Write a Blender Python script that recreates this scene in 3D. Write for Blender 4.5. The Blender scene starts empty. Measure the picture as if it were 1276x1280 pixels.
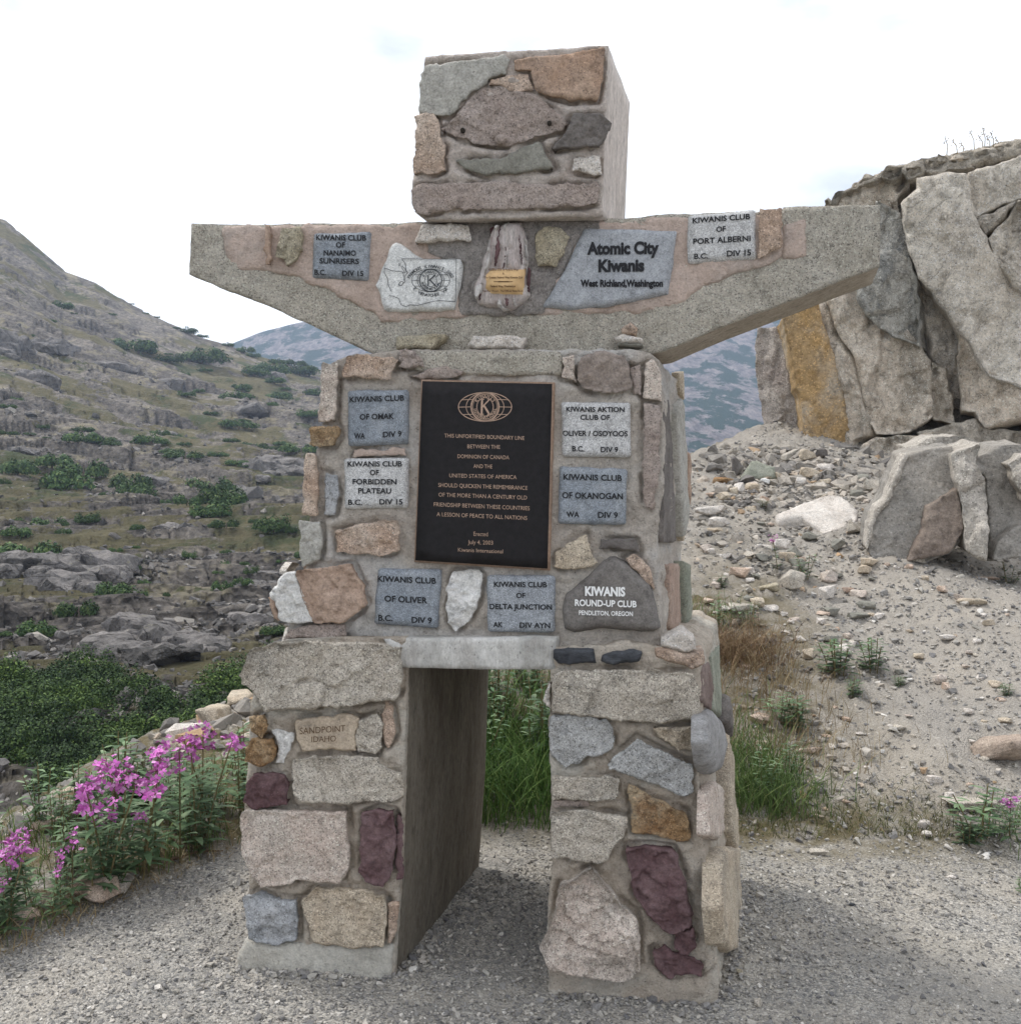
import bpy, math, random
import numpy as np
from mathutils import Vector, Matrix
from mathutils.geometry import delaunay_2d_cdt
S = bpy.context.scene
COL = S.collection
random.seed(7)
# ------------------------------------------------------------------ camera, world, sun, exposure
F = 1250.0
CX, CY = 638.0, 640.0
EYE = np.array([0.0, 0.0, 1.5])
TH, RO = math.atan(25 / F), math.radians(1.7)
_fw = np.array([0, math.cos(TH), -math.sin(TH)]); _up = np.array([0, math.sin(TH), math.cos(TH)]); _r = np.array([1.0, 0, 0])
EX = _r * math.cos(RO) + _up * math.sin(RO); EU = _up * math.cos(RO) - _r * math.sin(RO)
cam_d = bpy.data.cameras.new('camera'); cam = bpy.data.objects.new('camera', cam_d); COL.objects.link(cam)
cam_d.sensor_fit = 'HORIZONTAL'; cam_d.sensor_width = 36; cam_d.lens = 36 * F / 1276
cam_d.clip_start = 0.05; cam_d.clip_end = 8000
M = Matrix.Identity(4)
for i in range(3):
    M[i][0], M[i][1], M[i][2], M[i][3] = EX[i], EU[i], -_fw[i], EYE[i]
cam.matrix_world = M
S.camera = cam

SUN_EL, SUN_AZ = math.radians(58), math.radians(-60)     # azimuth from +Y (view direction), negative = left
W = bpy.data.worlds.new('World'); S.world = W; W.use_nodes = True
nt = W.node_tree; nt.nodes.clear()
def N(t, kind, **kw):
    n = t.nodes.new(kind)
    for k, v in kw.items():
        if k.startswith('i_'):
            n.inputs[k[2:].replace('_', ' ')].default_value = v
        else:
            setattr(n, k, v)
    return n
wo = N(nt, 'ShaderNodeOutputWorld'); bg1 = N(nt, 'ShaderNodeBackground'); bg2 = N(nt, 'ShaderNodeBackground')
sky = N(nt, 'ShaderNodeTexSky'); sky.sky_type = 'NISHITA'; sky.sun_disc = False
sky.sun_elevation = SUN_EL; sky.sun_rotation = SUN_AZ
nt.links.new(sky.outputs[0], bg1.inputs[0]); bg1.inputs[1].default_value = 0.10
tc = N(nt, 'ShaderNodeTexCoord'); mp = N(nt, 'ShaderNodeMapping'); mp.inputs['Scale'].default_value = (1, 1, 2.6); mp.inputs['Location'].default_value = (.35, .1, .2)
nz = N(nt, 'ShaderNodeTexNoise'); nz.inputs['Scale'].default_value = 1.5; nz.inputs['Detail'].default_value = 7; nz.inputs['Roughness'].default_value = .55
nt.links.new(tc.outputs['Generated'], mp.inputs[0]); nt.links.new(mp.outputs[0], nz.inputs['Vector'])
rp = N(nt, 'ShaderNodeValToRGB'); rp.color_ramp.elements[0].position = .43; rp.color_ramp.elements[0].color = (.475, .495, .53, 1)
rp.color_ramp.elements[1].position = .57; rp.color_ramp.elements[1].color = (1.12, 1.13, 1.15, 1)
nt.links.new(nz.outputs[0], rp.inputs[0]); nt.links.new(rp.outputs[0], bg2.inputs[0]); bg2.inputs[1].default_value = 1.0
mx = N(nt, 'ShaderNodeMixShader'); mx.inputs[0].default_value = 0.9
nt.links.new(bg1.outputs[0], mx.inputs[1]); nt.links.new(bg2.outputs[0], mx.inputs[2]); nt.links.new(mx.outputs[0], wo.inputs[0])
sd = bpy.data.lights.new('sun', 'SUN'); so = bpy.data.objects.new('sun', sd); COL.objects.link(so)
sd.energy = 1.45; sd.angle = math.radians(13); sd.color = (1, .965, .91)
sdir = Vector((math.cos(SUN_EL) * math.sin(SUN_AZ), math.cos(SUN_EL) * math.cos(SUN_AZ), math.sin(SUN_EL)))
so.rotation_euler = sdir.to_track_quat('Z', 'Y').to_euler()
S.view_settings.view_transform = 'Standard'; S.view_settings.look = 'None'
S.view_settings.exposure = 0.92; S.view_settings.gamma = 1; S.view_settings.use_curve_mapping = False

# ------------------------------------------------------------------ numeric helpers
def ray(px, py):
    d = _fw * F + EX * (px - CX) + EU * (CY - py)
    return d / np.linalg.norm(d)
def hit(px, py, P0, n):
    d = ray(px, py)
    return EYE + d * (np.dot(P0 - EYE, n) / np.dot(d, n))
def norm(v): return v / np.linalg.norm(v)
def _hash(ix, iy, iz, seed):
    h = (ix.astype(np.int64) * 374761393 + iy.astype(np.int64) * 668265263 + iz.astype(np.int64) * 2147483647 + seed * 974711) & 0xffffffff
    h = ((h ^ (h >> 13)) * 1274126177) & 0xffffffff
    h = ((h ^ (h >> 15)) * 2246822519) & 0xffffffff
    return ((h ^ (h >> 16)) & 0xffffff) / float(0xffffff)
def vnoise(P, seed=0):
    P = np.asarray(P, float); I = np.floor(P).astype(np.int64); f = P - I; f = f * f * (3 - 2 * f)
    r = 0
    for dx in (0, 1):
        for dy in (0, 1):
            for dz in (0, 1):
                w = (f[:, 0] if dx else 1 - f[:, 0]) * (f[:, 1] if dy else 1 - f[:, 1]) * (f[:, 2] if dz else 1 - f[:, 2])
                r = r + w * _hash(I[:, 0] + dx, I[:, 1] + dy, I[:, 2] + dz, seed)
    return r * 2 - 1
def fbm(P, seed=0, octv=4, gain=.5):
    P = np.asarray(P, float); a = 1; r = 0
    for o in range(octv):
        r = r + a * vnoise(P, seed + o * 17); P = P * 2.03 + 11.3; a *= gain
    return r
def cells(X, Y, seed=0):
    """cellular noise: nearest-cell random value, offset to its centre and distance to the border"""
    ix, iy = np.floor(X).astype(np.int64), np.floor(Y).astype(np.int64)
    best = np.full(X.shape, 1e9); sec = np.full(X.shape, 1e9); rid = np.zeros(X.shape); ox = np.zeros(X.shape); oy = np.zeros(X.shape)
    z0 = np.zeros_like(ix)
    for dx in (-1, 0, 1):
        for dy in (-1, 0, 1):
            cx = ix + dx; cy = iy + dy
            px = cx + _hash(cx, cy, z0, seed); py = cy + _hash(cx, cy, z0 + 1, seed)
            d = (X - px) ** 2 + (Y - py) ** 2
            m = d < best
            sec = np.where(m, best, np.minimum(sec, d))
            rid = np.where(m, _hash(cx, cy, z0 + 2, seed), rid); ox = np.where(m, X - px, ox); oy = np.where(m, Y - py, oy)
            best = np.where(m, d, best)
    return rid, ox, oy, np.sqrt(sec) - np.sqrt(best)
def sm(a, b, x):
    t = np.clip((np.asarray(x, float) - a) / (b - a), 0, 1); return t * t * (3 - 2 * t)
def Z(ox, oy, sc, pts):
    return [(ox + x / sc, oy + y / sc) for x, y in pts]

# ------------------------------------------------------------------ object helpers
def put(o, name, mat=None, parent=None, **props):
    COL.objects.link(o)
    if mat is not None and o.data and len(o.data.materials) == 0: o.data.materials.append(mat)
    if parent is not None: o.parent = parent
    for k, v in props.items(): o[k] = v
    return o
def mesh_np(name, V, Fc, smooth=True):
    me = bpy.data.meshes.new(name)
    V = np.asarray(V, dtype=np.float32)
    if isinstance(Fc, np.ndarray):
        k = Fc.shape[1]; n = Fc.shape[0]
        me.vertices.add(len(V)); me.vertices.foreach_set('co', V.ravel())
        me.loops.add(n * k); me.loops.foreach_set('vertex_index', Fc.astype(np.int32).ravel())
        me.polygons.add(n); me.polygons.foreach_set('loop_start', np.arange(0, n * k, k, dtype=np.int32))
        me.update(calc_edges=True)
    else:
        me.from_pydata(V.tolist(), [], Fc)
    me.polygons.foreach_set('use_smooth', [smooth] * len(me.polygons))
    me.update()
    return me
def add(name, V, Fc, mat, parent=None, smooth=True, center=True, **props):
    V = np.asarray(V, float)
    c = V.mean(0) if center else np.zeros(3)
    me = mesh_np(name, V - c, Fc, smooth)
    o = bpy.data.objects.new(name, me); o.location = c
    put(o, name, mat, parent, **props)
    if parent is not None:
        b = np.array(parent.location)
        if parent.parent is not None: b = b + np.array(parent.parent.location)
        o.location = c - b
    return o
def empty(name, loc, label, category, group=None):
    o = bpy.data.objects.new(name, None); COL.objects.link(o); o.location = loc; o.empty_display_size = .1
    o['label'] = label; o['category'] = category
    if group: o['group'] = group
    return o

# ------------------------------------------------------------------ materials
def new_mat(name):
    m = bpy.data.materials.new(name); m.use_nodes = True; t = m.node_tree
    return m, t, t.nodes['Principled BSDF']
def ramp(t, src, stops):
    r = N(t, 'ShaderNodeValToRGB'); e = r.color_ramp.elements
    while len(e) < len(stops): e.new(.5)
    for i, (p, c) in enumerate(stops):
        e[i].position = p; e[i].color = (c, c, c, 1) if isinstance(c, (int, float)) else (*c, 1)
    t.links.new(src, r.inputs[0]); return r.outputs[0]
def noise(t, vec, scale, detail=4, rough=.55, dist=0):
    n = N(t, 'ShaderNodeTexNoise'); n.inputs['Scale'].default_value = scale; n.inputs['Detail'].default_value = detail
    n.inputs['Roughness'].default_value = rough; n.inputs['Distortion'].default_value = dist
    t.links.new(vec, n.inputs['Vector']); return n.outputs[0]
def mixc(t, fac, a, b, mode='MIX'):
    n = N(t, 'ShaderNodeMix'); n.data_type = 'RGBA'; n.blend_type = mode
    for sock, v in ((n.inputs[0], fac), (n.inputs[6], a), (n.inputs[7], b)):
        if hasattr(v, 'is_output'): t.links.new(v, sock)
        elif isinstance(v, (int, float)): sock.default_value = v
        else: sock.default_value = (*v, 1)
    return n.outputs[2]
def mth(t, op, a, b=None):
    n = N(t, 'ShaderNodeMath'); n.operation = op
    for i, v in enumerate((a, b)):
        if v is None: continue
        if hasattr(v, 'is_output'): t.links.new(v, n.inputs[i])
        else: n.inputs[i].default_value = v
    return n.outputs[0]
def voro(t, vec, scale, out='Color'):
    v = N(t, 'ShaderNodeTexVoronoi'); v.inputs['Scale'].default_value = scale
    t.links.new(vec, v.inputs['Vector'])
    if out == 'Color':
        s = N(t, 'ShaderNodeSeparateColor'); t.links.new(v.outputs['Color'], s.inputs[0]); return s.outputs[0]
    return v.outputs[out]
def bump(t, b, h, dist, strength=1.0, prev=None):
    n = N(t, 'ShaderNodeBump'); n.inputs['Distance'].default_value = dist; n.inputs['Strength'].default_value = strength
    t.links.new(h, n.inputs['Height'])
    if prev is not None: t.links.new(prev, n.inputs['Normal'])
    t.links.new(n.outputs[0], b.inputs['Normal']); return n.outputs[0]
def coords(t, shift=True, stretch=None):
    tc = N(t, 'ShaderNodeTexCoord'); v = tc.outputs['Object']
    if shift:
        oi = N(t, 'ShaderNodeObjectInfo'); m = mth(t, 'MULTIPLY', oi.outputs['Random'], 53.0)
        a = N(t, 'ShaderNodeVectorMath'); a.operation = 'ADD'; t.links.new(v, a.inputs[0]); t.links.new(m, a.inputs[1]); v = a.outputs[0]
    if stretch:
        mp = N(t, 'ShaderNodeMapping'); mp.inputs['Scale'].default_value = stretch; t.links.new(v, mp.inputs[0]); v = mp.outputs[0]
    return v
MATS = {}
def rock(name, a, b, spk=(.07, .065, .06), amt=.12, lich=None, la=.5, sc=1.0, bm=1.0, rough=.88, stretch=None, white=.08, stain=None, var=0.0, fis=.12, spec=.1, grain=.78):
    if name in MATS: return MATS[name]
    m, t, bs = new_mat(name); v = coords(t, True, stretch)
    n1 = noise(t, v, 7 * sc, 5, .6)
    c = mixc(t, ramp(t, n1, [(.38, 0.0), (.62, 1.0)]), a, b)
    if var:
        oi = N(t, 'ShaderNodeObjectInfo')
        c = mixc(t, mth(t, 'MULTIPLY', oi.outputs['Random'], var), c, (.16, .15, .145))
    if stain:
        n4 = noise(t, v, 3.2 * sc, 6, .65, .6)
        c = mixc(t, ramp(t, n4, [(.50, 0.0), (.63, .85)]), c, stain)
    g = noise(t, v, 150 * sc, 4, .75)
    c = mixc(t, 1.0, c, ramp(t, g, [(.28, 1 - .45 * grain), (.5, 1 - .03 * grain), (.72, 1 + .38 * grain)]), 'MULTIPLY')
    g2 = noise(t, v, 34 * sc, 7, .72)
    c = mixc(t, 1.0, c, ramp(t, g2, [(.33, 1 - .4 * min(grain * 1.2, 1)), (.47, .97), (.55, 1.03), (.70, 1 + .28 * min(grain * 1.2, 1))]), 'MULTIPLY')
    k = voro(t, v, 330 * sc)
    if amt: c = mixc(t, ramp(t, k, [(max(amt - .03, 0), .6), (amt, 0.0)]), c, spk)
    if white: c = mixc(t, ramp(t, k, [(1 - white, 0.0), (min(1 - white + .03, 1), .6)]), c, tuple(min(.85, x * 1.9 + .05) for x in a))
    if lich:
        n3 = noise(t, v, 17 * sc, 9, .8, .3)
        c = mixc(t, ramp(t, n3, [(la, 0.0), (la + .07, .75)]), c, lich)
    # dark hairline fissures
    n5 = noise(t, v, 5 * sc, 6, .6, 1.2)
    fz = mth(t, 'ABSOLUTE', mth(t, 'SUBTRACT', n5, .5))
    c = mixc(t, ramp(t, fz, [(0.0, fis), (.006, 0.0)]), c, (.06, .055, .05))
    t.links.new(c, bs.inputs['Base Color']); bs.inputs['Roughness'].default_value = rough
    bs.inputs['Specular IOR Level'].default_value = spec
    h1 = noise(t, v, 30 * sc, 9, .68)
    p = bump(t, bs, h1, .012 * bm / sc, .8)
    p = bump(t, bs, g, .0032 * bm / sc, .8, p)
    bump(t, bs, ramp(t, fz, [(0.0, 0.0), (.02, 1.0)]), .004 * bm / sc, min(1, fis * 2.2), p)
    MATS[name] = m; return m
def flat(name, c, rough=.6, metal=0.0, gr=0.0, sc=200):
    if name in MATS: return MATS[name]
    m, t, bs = new_mat(name); v = coords(t)
    col = mixc(t, 1.0, c, ramp(t, noise(t, v, sc, 3), [(.3, 1 - gr), (.7, 1 + gr)]), 'MULTIPLY')
    t.links.new(col, bs.inputs['Base Color']); bs.inputs['Roughness'].default_value = rough; bs.inputs['Metallic'].default_value = metal; bs.inputs['Specular IOR Level'].default_value = .5 if metal else .2
    MATS[name] = m; return m
mortar = rock('mortar', (.48, .42, .36), (.58, .525, .46), amt=.03, lich=(.24, .20, .165), la=.575, bm=2.4, white=.0, stain=(.62, .59, .55), grain=.5)
mortar_leg = rock('mortar_leg', (.46, .39, .315), (.56, .49, .405), amt=.03, lich=(.25, .21, .16), la=.575, bm=2.2, white=.0, stain=(.60, .565, .49), grain=.5)
pinkm = rock('pink_render', (.50, .39, .325), (.58, .46, .39), amt=.01, lich=(.34, .265, .225), la=.60, bm=1.6, white=0, stain=(.47, .395, .345), grain=.45)
concrete = rock('lichen_concrete', (.48, .435, .36), (.59, .535, .45), amt=.10, lich=(.15, .14, .12), la=.59, bm=2.8, white=.08, stain=(.60, .55, .47), grain=.75)
headm = rock('head_mortar', (.50, .425, .37), (.60, .525, .465), amt=.03, lich=(.31, .25, .215), la=.60, bm=2.2, white=.01, stain=(.64, .57, .51), grain=.55)
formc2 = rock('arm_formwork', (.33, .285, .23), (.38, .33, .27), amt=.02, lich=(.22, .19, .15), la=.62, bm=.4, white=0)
smoothc = rock('smooth_concrete', (.48, .42, .375), (.57, .51, .46), amt=.03, lich=(.30, .26, .24), la=.60, bm=.45, white=0, stretch=(1, 1, .35))
formc = rock('formwork_concrete', (.15, .128, .10), (.205, .18, .145), amt=.02, lich=(.10, .088, .07), la=.60, bm=.4, white=0, stretch=(1, 1, .3))  # base tone darkened for damp and to carry the shade inside the passage
lintelm = rock('whitewashed_lintel', (.40, .385, .355), (.64, .62, .58), amt=.01, lich=(.26, .24, .21), la=.60, bm=1.2, white=.0, stain=(.36, .33, .30), grain=.4, stretch=(1, 1, .55))
base_c = rock('footing', (.48, .45, .39), (.60, .57, .50), amt=.01, lich=(.28, .255, .20), la=.60, bm=1.4, white=.0, grain=.5)
g_pink = rock('pink_granite', (.50, .405, .34), (.58, .50, .43), amt=.13, stain=(.42, .37, .32), lich=(.22, .21, .20), la=.62)
g_grey = rock('grey_granite', (.45, .395, .325), (.54, .485, .41), stain=(.34, .31, .265), amt=.17, lich=(.19, .175, .16), la=.58, bm=1.3)
coolg = rock('cool_granite', (.37, .365, .35), (.45, .445, .43), amt=.15, lich=(.20, .20, .195), la=.60, bm=1.3)
g_tan = rock('tan_granite', (.45, .365, .27), (.52, .445, .345), stain=(.35, .30, .24), amt=.12, lich=(.22, .20, .17), la=.62)
g_pale = rock('pale_granite', (.55, .49, .43), (.62, .57, .51), amt=.08, lich=(.32, .28, .24), la=.64)
g_warm = rock('warm_granite', (.44, .32, .24), (.54, .44, .36), stain=(.33, .24, .18), amt=.12, lich=(.22, .16, .12), la=.62)
bluegrey = rock('blue_grey_stone', (.29, .30, .31), (.42, .42, .42), amt=.08, lich=(.55, .55, .54), la=.60)
greygreen = rock('grey_green_slab', (.355, .34, .30), (.43, .41, .37), amt=.03, lich=(.25, .25, .22), la=.62, bm=.5, white=0)
greenstone = rock('green_stone', (.23, .24, .19), (.32, .32, .26), amt=.04, lich=(.15, .17, .12), la=.60, bm=.8, white=0)
rust = rock('rust_stone', (.40, .27, .19), (.33, .25, .20), amt=.05, lich=(.22, .16, .12), la=.60, bm=.9, white=.02, stain=(.46, .33, .24))
ochre = rock('ochre_stone', (.34, .215, .11), (.42, .33, .22), amt=.10, lich=(.14, .08, .045), la=.56, bm=1.6, stain=(.27, .135, .055))
ochre2 = rock('ochre_grey_stone', (.35, .30, .21), (.41, .365, .275), amt=.12, lich=(.18, .15, .10), la=.60, bm=1.2)
purple = rock('purple_argillite', (.115, .066, .068), (.175, .115, .115), amt=.02, lich=(.27, .20, .19), la=.66, bm=.6, white=.01, rough=.7)
slate = rock('dark_slate', (.13, .115, .105), (.19, .17, .155), amt=.02, lich=(.27, .24, .22), la=.68, bm=.5, white=0, rough=.75)
slate2 = rock('olive_slate', (.20, .19, .16), (.25, .24, .205), amt=.02, lich=(.32, .30, .26), la=.68, bm=.4, white=0, rough=.8)
blackst = rock('black_shale', (.055, .058, .065), (.11, .115, .125), amt=.02, bm=1.2, white=0, stretch=(1, 1, 5), rough=.7)
conglom = rock('rough_conglomerate', (.44, .355, .305), (.53, .445, .395), amt=.10, lich=(.21, .17, .155), la=.57, bm=2.6, white=.03)
darkmort = rock('dark_mortar', (.27, .245, .225), (.36, .33, .305), amt=.06, lich=(.12, .105, .10), la=.55, bm=1.6, white=.02)  # dark grey mortar for the neck panel and one sliver
quartz = rock('white_quartz', (.66, .64, .60), (.74, .72, .69), amt=.02, lich=(.48, .38, .28), la=.62, bm=1.2, white=0)
brownp = rock('brown_flagstone', (.36, .255, .19), (.42, .31, .24), amt=.03, lich=(.25, .16, .11), la=.62, bm=.6, white=0)
cobble = rock('dark_cobble', (.155, .14, .128), (.19, .175, .16), amt=.02, bm=.35, white=0, rough=.7)
cobble2 = rock('banded_cobble', (.25, .24, .232), (.34, .332, .322), amt=.03, lich=(.50, .50, .49), la=.60, bm=.5, white=0, stretch=(1, 1, 3))
tanslab = rock('tan_slab', (.41, .33, .245), (.46, .38, .29), amt=.02, lich=(.30, .25, .19), la=.62, bm=.4, white=0)
petri = rock('petrified_wood', (.56, .48, .45), (.68, .61, .57), amt=.01, lich=(.24, .15, .14), la=.57, bm=1.2, white=0, stretch=(4.5, 4.5, .45))
p_blue = rock('blue_grey_plaque', (.21, .232, .258), (.265, .285, .31), spk=(.10, .12, .14), amt=.16, bm=.35, white=.08, sc=1.5, stain=(.30, .315, .33), lich=(.36, .36, .355), la=.64)
p_mid = rock('mid_grey_plaque', (.27, .285, .305), (.32, .335, .35), spk=(.12, .13, .14), amt=.18, bm=.3, white=.10, sc=1.5)
p_light = rock('light_granite_plaque', (.47, .46, .445), (.54, .53, .515), spk=(.17, .17, .17), amt=.22, bm=.25, white=.10, sc=1.5)
p_atomic = rock('smooth_grey_plaque', (.31, .32, .335), (.355, .365, .38), amt=.04, bm=.2, white=.02, sc=1.5)
p_map = rock('white_granite_plaque', (.58, .575, .55), (.65, .645, .62), spk=(.25, .25, .24), amt=.12, bm=.25, white=0, sc=1.5)
bronze_dk = flat('dark_bronze_field', (.013, .0115, .012), .6, .0, .25, 60)
bronze = flat('bare_bronze', (.42, .29, .21), .42, .55, .2, 120)
brass = flat('brass_plate', (.56, .37, .18), .45, .45, .1, 60)
ink = flat('black_paint', (.018, .018, .02), .6)
ink2 = flat('thin_grey_line', (.06, .065, .07), .7)
brownink = flat('brown_engraving', (.09, .05, .025), .7)
whitep = flat('white_paint', (.78, .77, .75), .6)

# ------------------------------------------------------------------ slab builder (outline with real thickness and relief)
def resample(P, res):
    out = []
    n = len(P)
    for i in range(n):
        a, b = P[i], P[(i + 1) % n]; L = np.linalg.norm(b - a); k = max(1, int(round(L / res)))
        for j in range(k): out.append(a + (b - a) * j / k)
    return np.array(out)
def chaikin(P, c=.2):
    out = []
    n = len(P)
    for i in range(n):
        a, b = P[i], P[(i + 1) % n]; out.append(a * (1 - c) + b * c); out.append(a * c + b * (1 - c))
    return np.array(out)
def poly_dist(Q, P):
    d = np.full(len(Q), 1e9)
    n = len(P)
    for i in range(n):
        a, b = P[i], P[(i + 1) % n]; ab = b - a; L = max(ab @ ab, 1e-12)
        t = np.clip(((Q - a) @ ab) / L, 0, 1); pr = a + t[:, None] * ab
        d = np.minimum(d, np.linalg.norm(Q - pr, axis=1))
    return d
def inside(Q, P):
    r = np.zeros(len(Q), bool); n = len(P)
    x, y = Q[:, 0], Q[:, 1]
    for i in range(n):
        x1, y1 = P[i]; x2, y2 = P[(i + 1) % n]
        if y1 == y2: continue
        c = ((y1 > y) != (y2 > y)) & (x < (x2 - x1) * (y - y1) / (y2 - y1) + x1); r ^= c
    return r
class Plane:
    def __init__(s, P0, n, a=None):
        s.P0 = np.array(P0, float); s.n = norm(np.array(n, float))
        s.a = norm(np.cross((0, 0, 1.0), s.n)) if a is None else norm(np.array(a, float))
        s.b = np.cross(s.n, s.a)
    def two(s, pts):
        out = []
        for px, py in pts:
            w = hit(px, py, s.P0, s.n) - s.P0; out.append((w @ s.a, w @ s.b))
        return np.array(out)
    def three(s, Q, h=0):
        Q = np.asarray(Q); h = np.broadcast_to(h, (len(Q),))
        return s.P0 + Q[:, :1] * s.a + Q[:, 1:2] * s.b + h[:, None] * s.n
SEED = [100]
def slab(name, pts, plane, mat, parent=None, proud=.025, back=.02, bevel=.009, res=.009, rough=.003, facet=.0, jit=.004, rnd=.04,
         backvec=None, rows=1, two=None, h0=.55, nsc=14, seed=None, under=0.0, rowr=1.0, chip=0.0, chips=(.30, .12, .05), hmin=None, chipax=(1, 1), grooves=(), amax=None, smooth=True, closed=False, strat=0.0, **props):
    SEED[0] += 1; sd = seed or SEED[0]; rg = np.random.RandomState(sd)
    P = plane.two(pts) if two is None else np.array(two, float)
    if amax is not None:
        hi_ = P[:, 0].max(); k0 = amax * .55
        if hi_ > amax: P[:, 0] = np.where(P[:, 0] > k0, k0 + (P[:, 0] - k0) * (amax - k0) / max(hi_ - k0, 1e-6), P[:, 0])
    if sum(P[i][0] * P[(i + 1) % len(P)][1] - P[(i + 1) % len(P)][0] * P[i][1] for i in range(len(P))) < 0: P = P[::-1]
    if rnd: P = chaikin(P, rnd)
    P = resample(P, res * 1.1)
    if jit:
        q = np.c_[P / max(res * 4, .03), np.full(len(P), sd * 3.7)]
        P = P + jit * np.c_[fbm(q, 1, 4, .62), fbm(q + 31, 2, 4, .62)]
    lo, hi = P.min(0), P.max(0)
    gx = np.arange(lo[0], hi[0], res); gy = np.arange(lo[1], hi[1], res * .87)
    G = np.array([(x + (res / 2 if j % 2 else 0), y) for j, y in enumerate(gy) for x in gx]).reshape(-1, 2)
    if len(G):
        G = G + rg.uniform(-.22, .22, G.shape) * res
        G = G[inside(G, P)]
    if len(G): dG = poly_dist(G, P); m = dG > res * .55; G, dG = G[m], dG[m]
    n = len(P)
    allp = np.vstack([P, G]) if len(G) else P
    r = delaunay_2d_cdt([Vector(p) for p in allp], [], [list(range(n))], 1, 1e-7)
    V2 = np.array([(v.x, v.y) for v in r[0]]); mp = {}
    for k, ol in enumerate(r[3]):
        for o_ in ol: mp[o_] = k
    d = poly_dist(V2, P)
    t = np.clip(d / bevel, 0, 1); prof = h0 + (1 - h0) * np.sqrt(np.maximum(0, 1 - (1 - t) ** 2))
    fall = np.clip(d / (bevel * 1.5), 0, 1)
    h = proud * prof
    q3 = np.c_[V2 * nsc, np.full(len(V2), sd * 1.37)]
    h = h + rough * fbm(q3, sd, 5, .58) * (.3 + .7 * fall)
    if facet:
        size = max(hi - lo); K = 6; fm = None
        for k in range(K):
            c = lo + (hi - lo) * rg.uniform(.1, .9, 2); g = rg.normal(0, 1, 2); g = g / np.linalg.norm(g) * rg.uniform(.3, 1)
            f = ((V2 - c) @ g) / size * 2 + rg.uniform(0, .25)
            fm = f if fm is None else np.minimum(fm, f)
        fm = fm - np.percentile(fm, 85); h = h + facet * np.maximum(fm, -1.2) * fall
        c_, ox, oy, bd = cells(V2[:, 0] / size * 3.3 + sd, V2[:, 1] / size * 3.3, sd)
        h = h + facet * .45 * (c_ - .5) * fall
    if chip:
        size = max(hi - lo); w_ = V2 + size * .035 * np.c_[fbm(np.c_[V2 / size * 6, V2[:, 0] * 0 + sd], 3, 3), fbm(np.c_[V2 / size * 6, V2[:, 0] * 0 + sd + 9], 4, 3)]
        for q_, cs in enumerate(chips):
            c_, ox, oy, bd = cells(w_[:, 0] * chipax[0] / (size * cs) + sd * 3.1, w_[:, 1] * chipax[1] / (size * cs) + sd * 1.7, sd + q_)
            an_ = c_ * 57.0; k_ = chip * (cs / chips[0]) ** .8
            h = h + k_ * ((c_ - .5) * .9 + 1.1 * (ox * np.cos(an_) + oy * np.sin(an_))) * fall
    if strat: h = h + strat * np.floor(fbm(np.c_[V2[:, 0] * nsc * .9, V2[:, 1] * nsc * .12, np.full(len(V2), sd)], sd, 4) * 4) / 3 * fall
    for gp in grooves:
        Q = plane.two(gp); dd = poly_dist(V2, Q)
        gate = sm(-.45, .25, fbm(np.c_[V2 * 17, np.full(len(V2), sd * 1.1)], 77, 3))
        h = h - .020 * gate * np.exp(-(dd / .0085) ** 2) * fall + .005 * np.exp(-((dd - .026) / .014) ** 2) * fall
    if hmin is not None: h = np.where(h < hmin, hmin + (h - hmin) * .15, h)
    h = np.maximum(h, -back * .6) if not closed else h
    front = plane.three(V2, h)
    bv = -plane.n * back if backvec is None else np.array(backvec, float)
    V = [front]; F_ = [tuple(f) for f in r[2]]
    base = len(front); prev = [mp[i] for i in range(n)]; Fp = front[prev]
    for k in range(1, rows + 1):
        Pk = P
        if under:
            tg = np.roll(P, -1, 0) - np.roll(P, 1, 0); tg /= np.maximum(np.linalg.norm(tg, axis=1), 1e-9)[:, None]
            Pk = P + np.c_[-tg[:, 1], tg[:, 0]] * under
        row = plane.three(Pk, 0) + bv * k / rows
        if rows > 1 or rough > .004:
            q = row * nsc * .8
            row = row + rough * rowr * (1.3 if k < rows else 0) * np.c_[fbm(q, 5, 3), fbm(q, 6, 3), fbm(q, 7, 3)]
        ids = list(range(base, base + n)); V.append(row); base += n
        for i in range(n):
            j = (i + 1) % n; F_.append((prev[i], ids[i], ids[j], prev[j]))
        prev = ids
    if closed: F_.append(tuple(reversed(prev)))
    V = np.vstack(V)
    return add(name, V, F_, mat, parent, smooth, **props)

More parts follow.
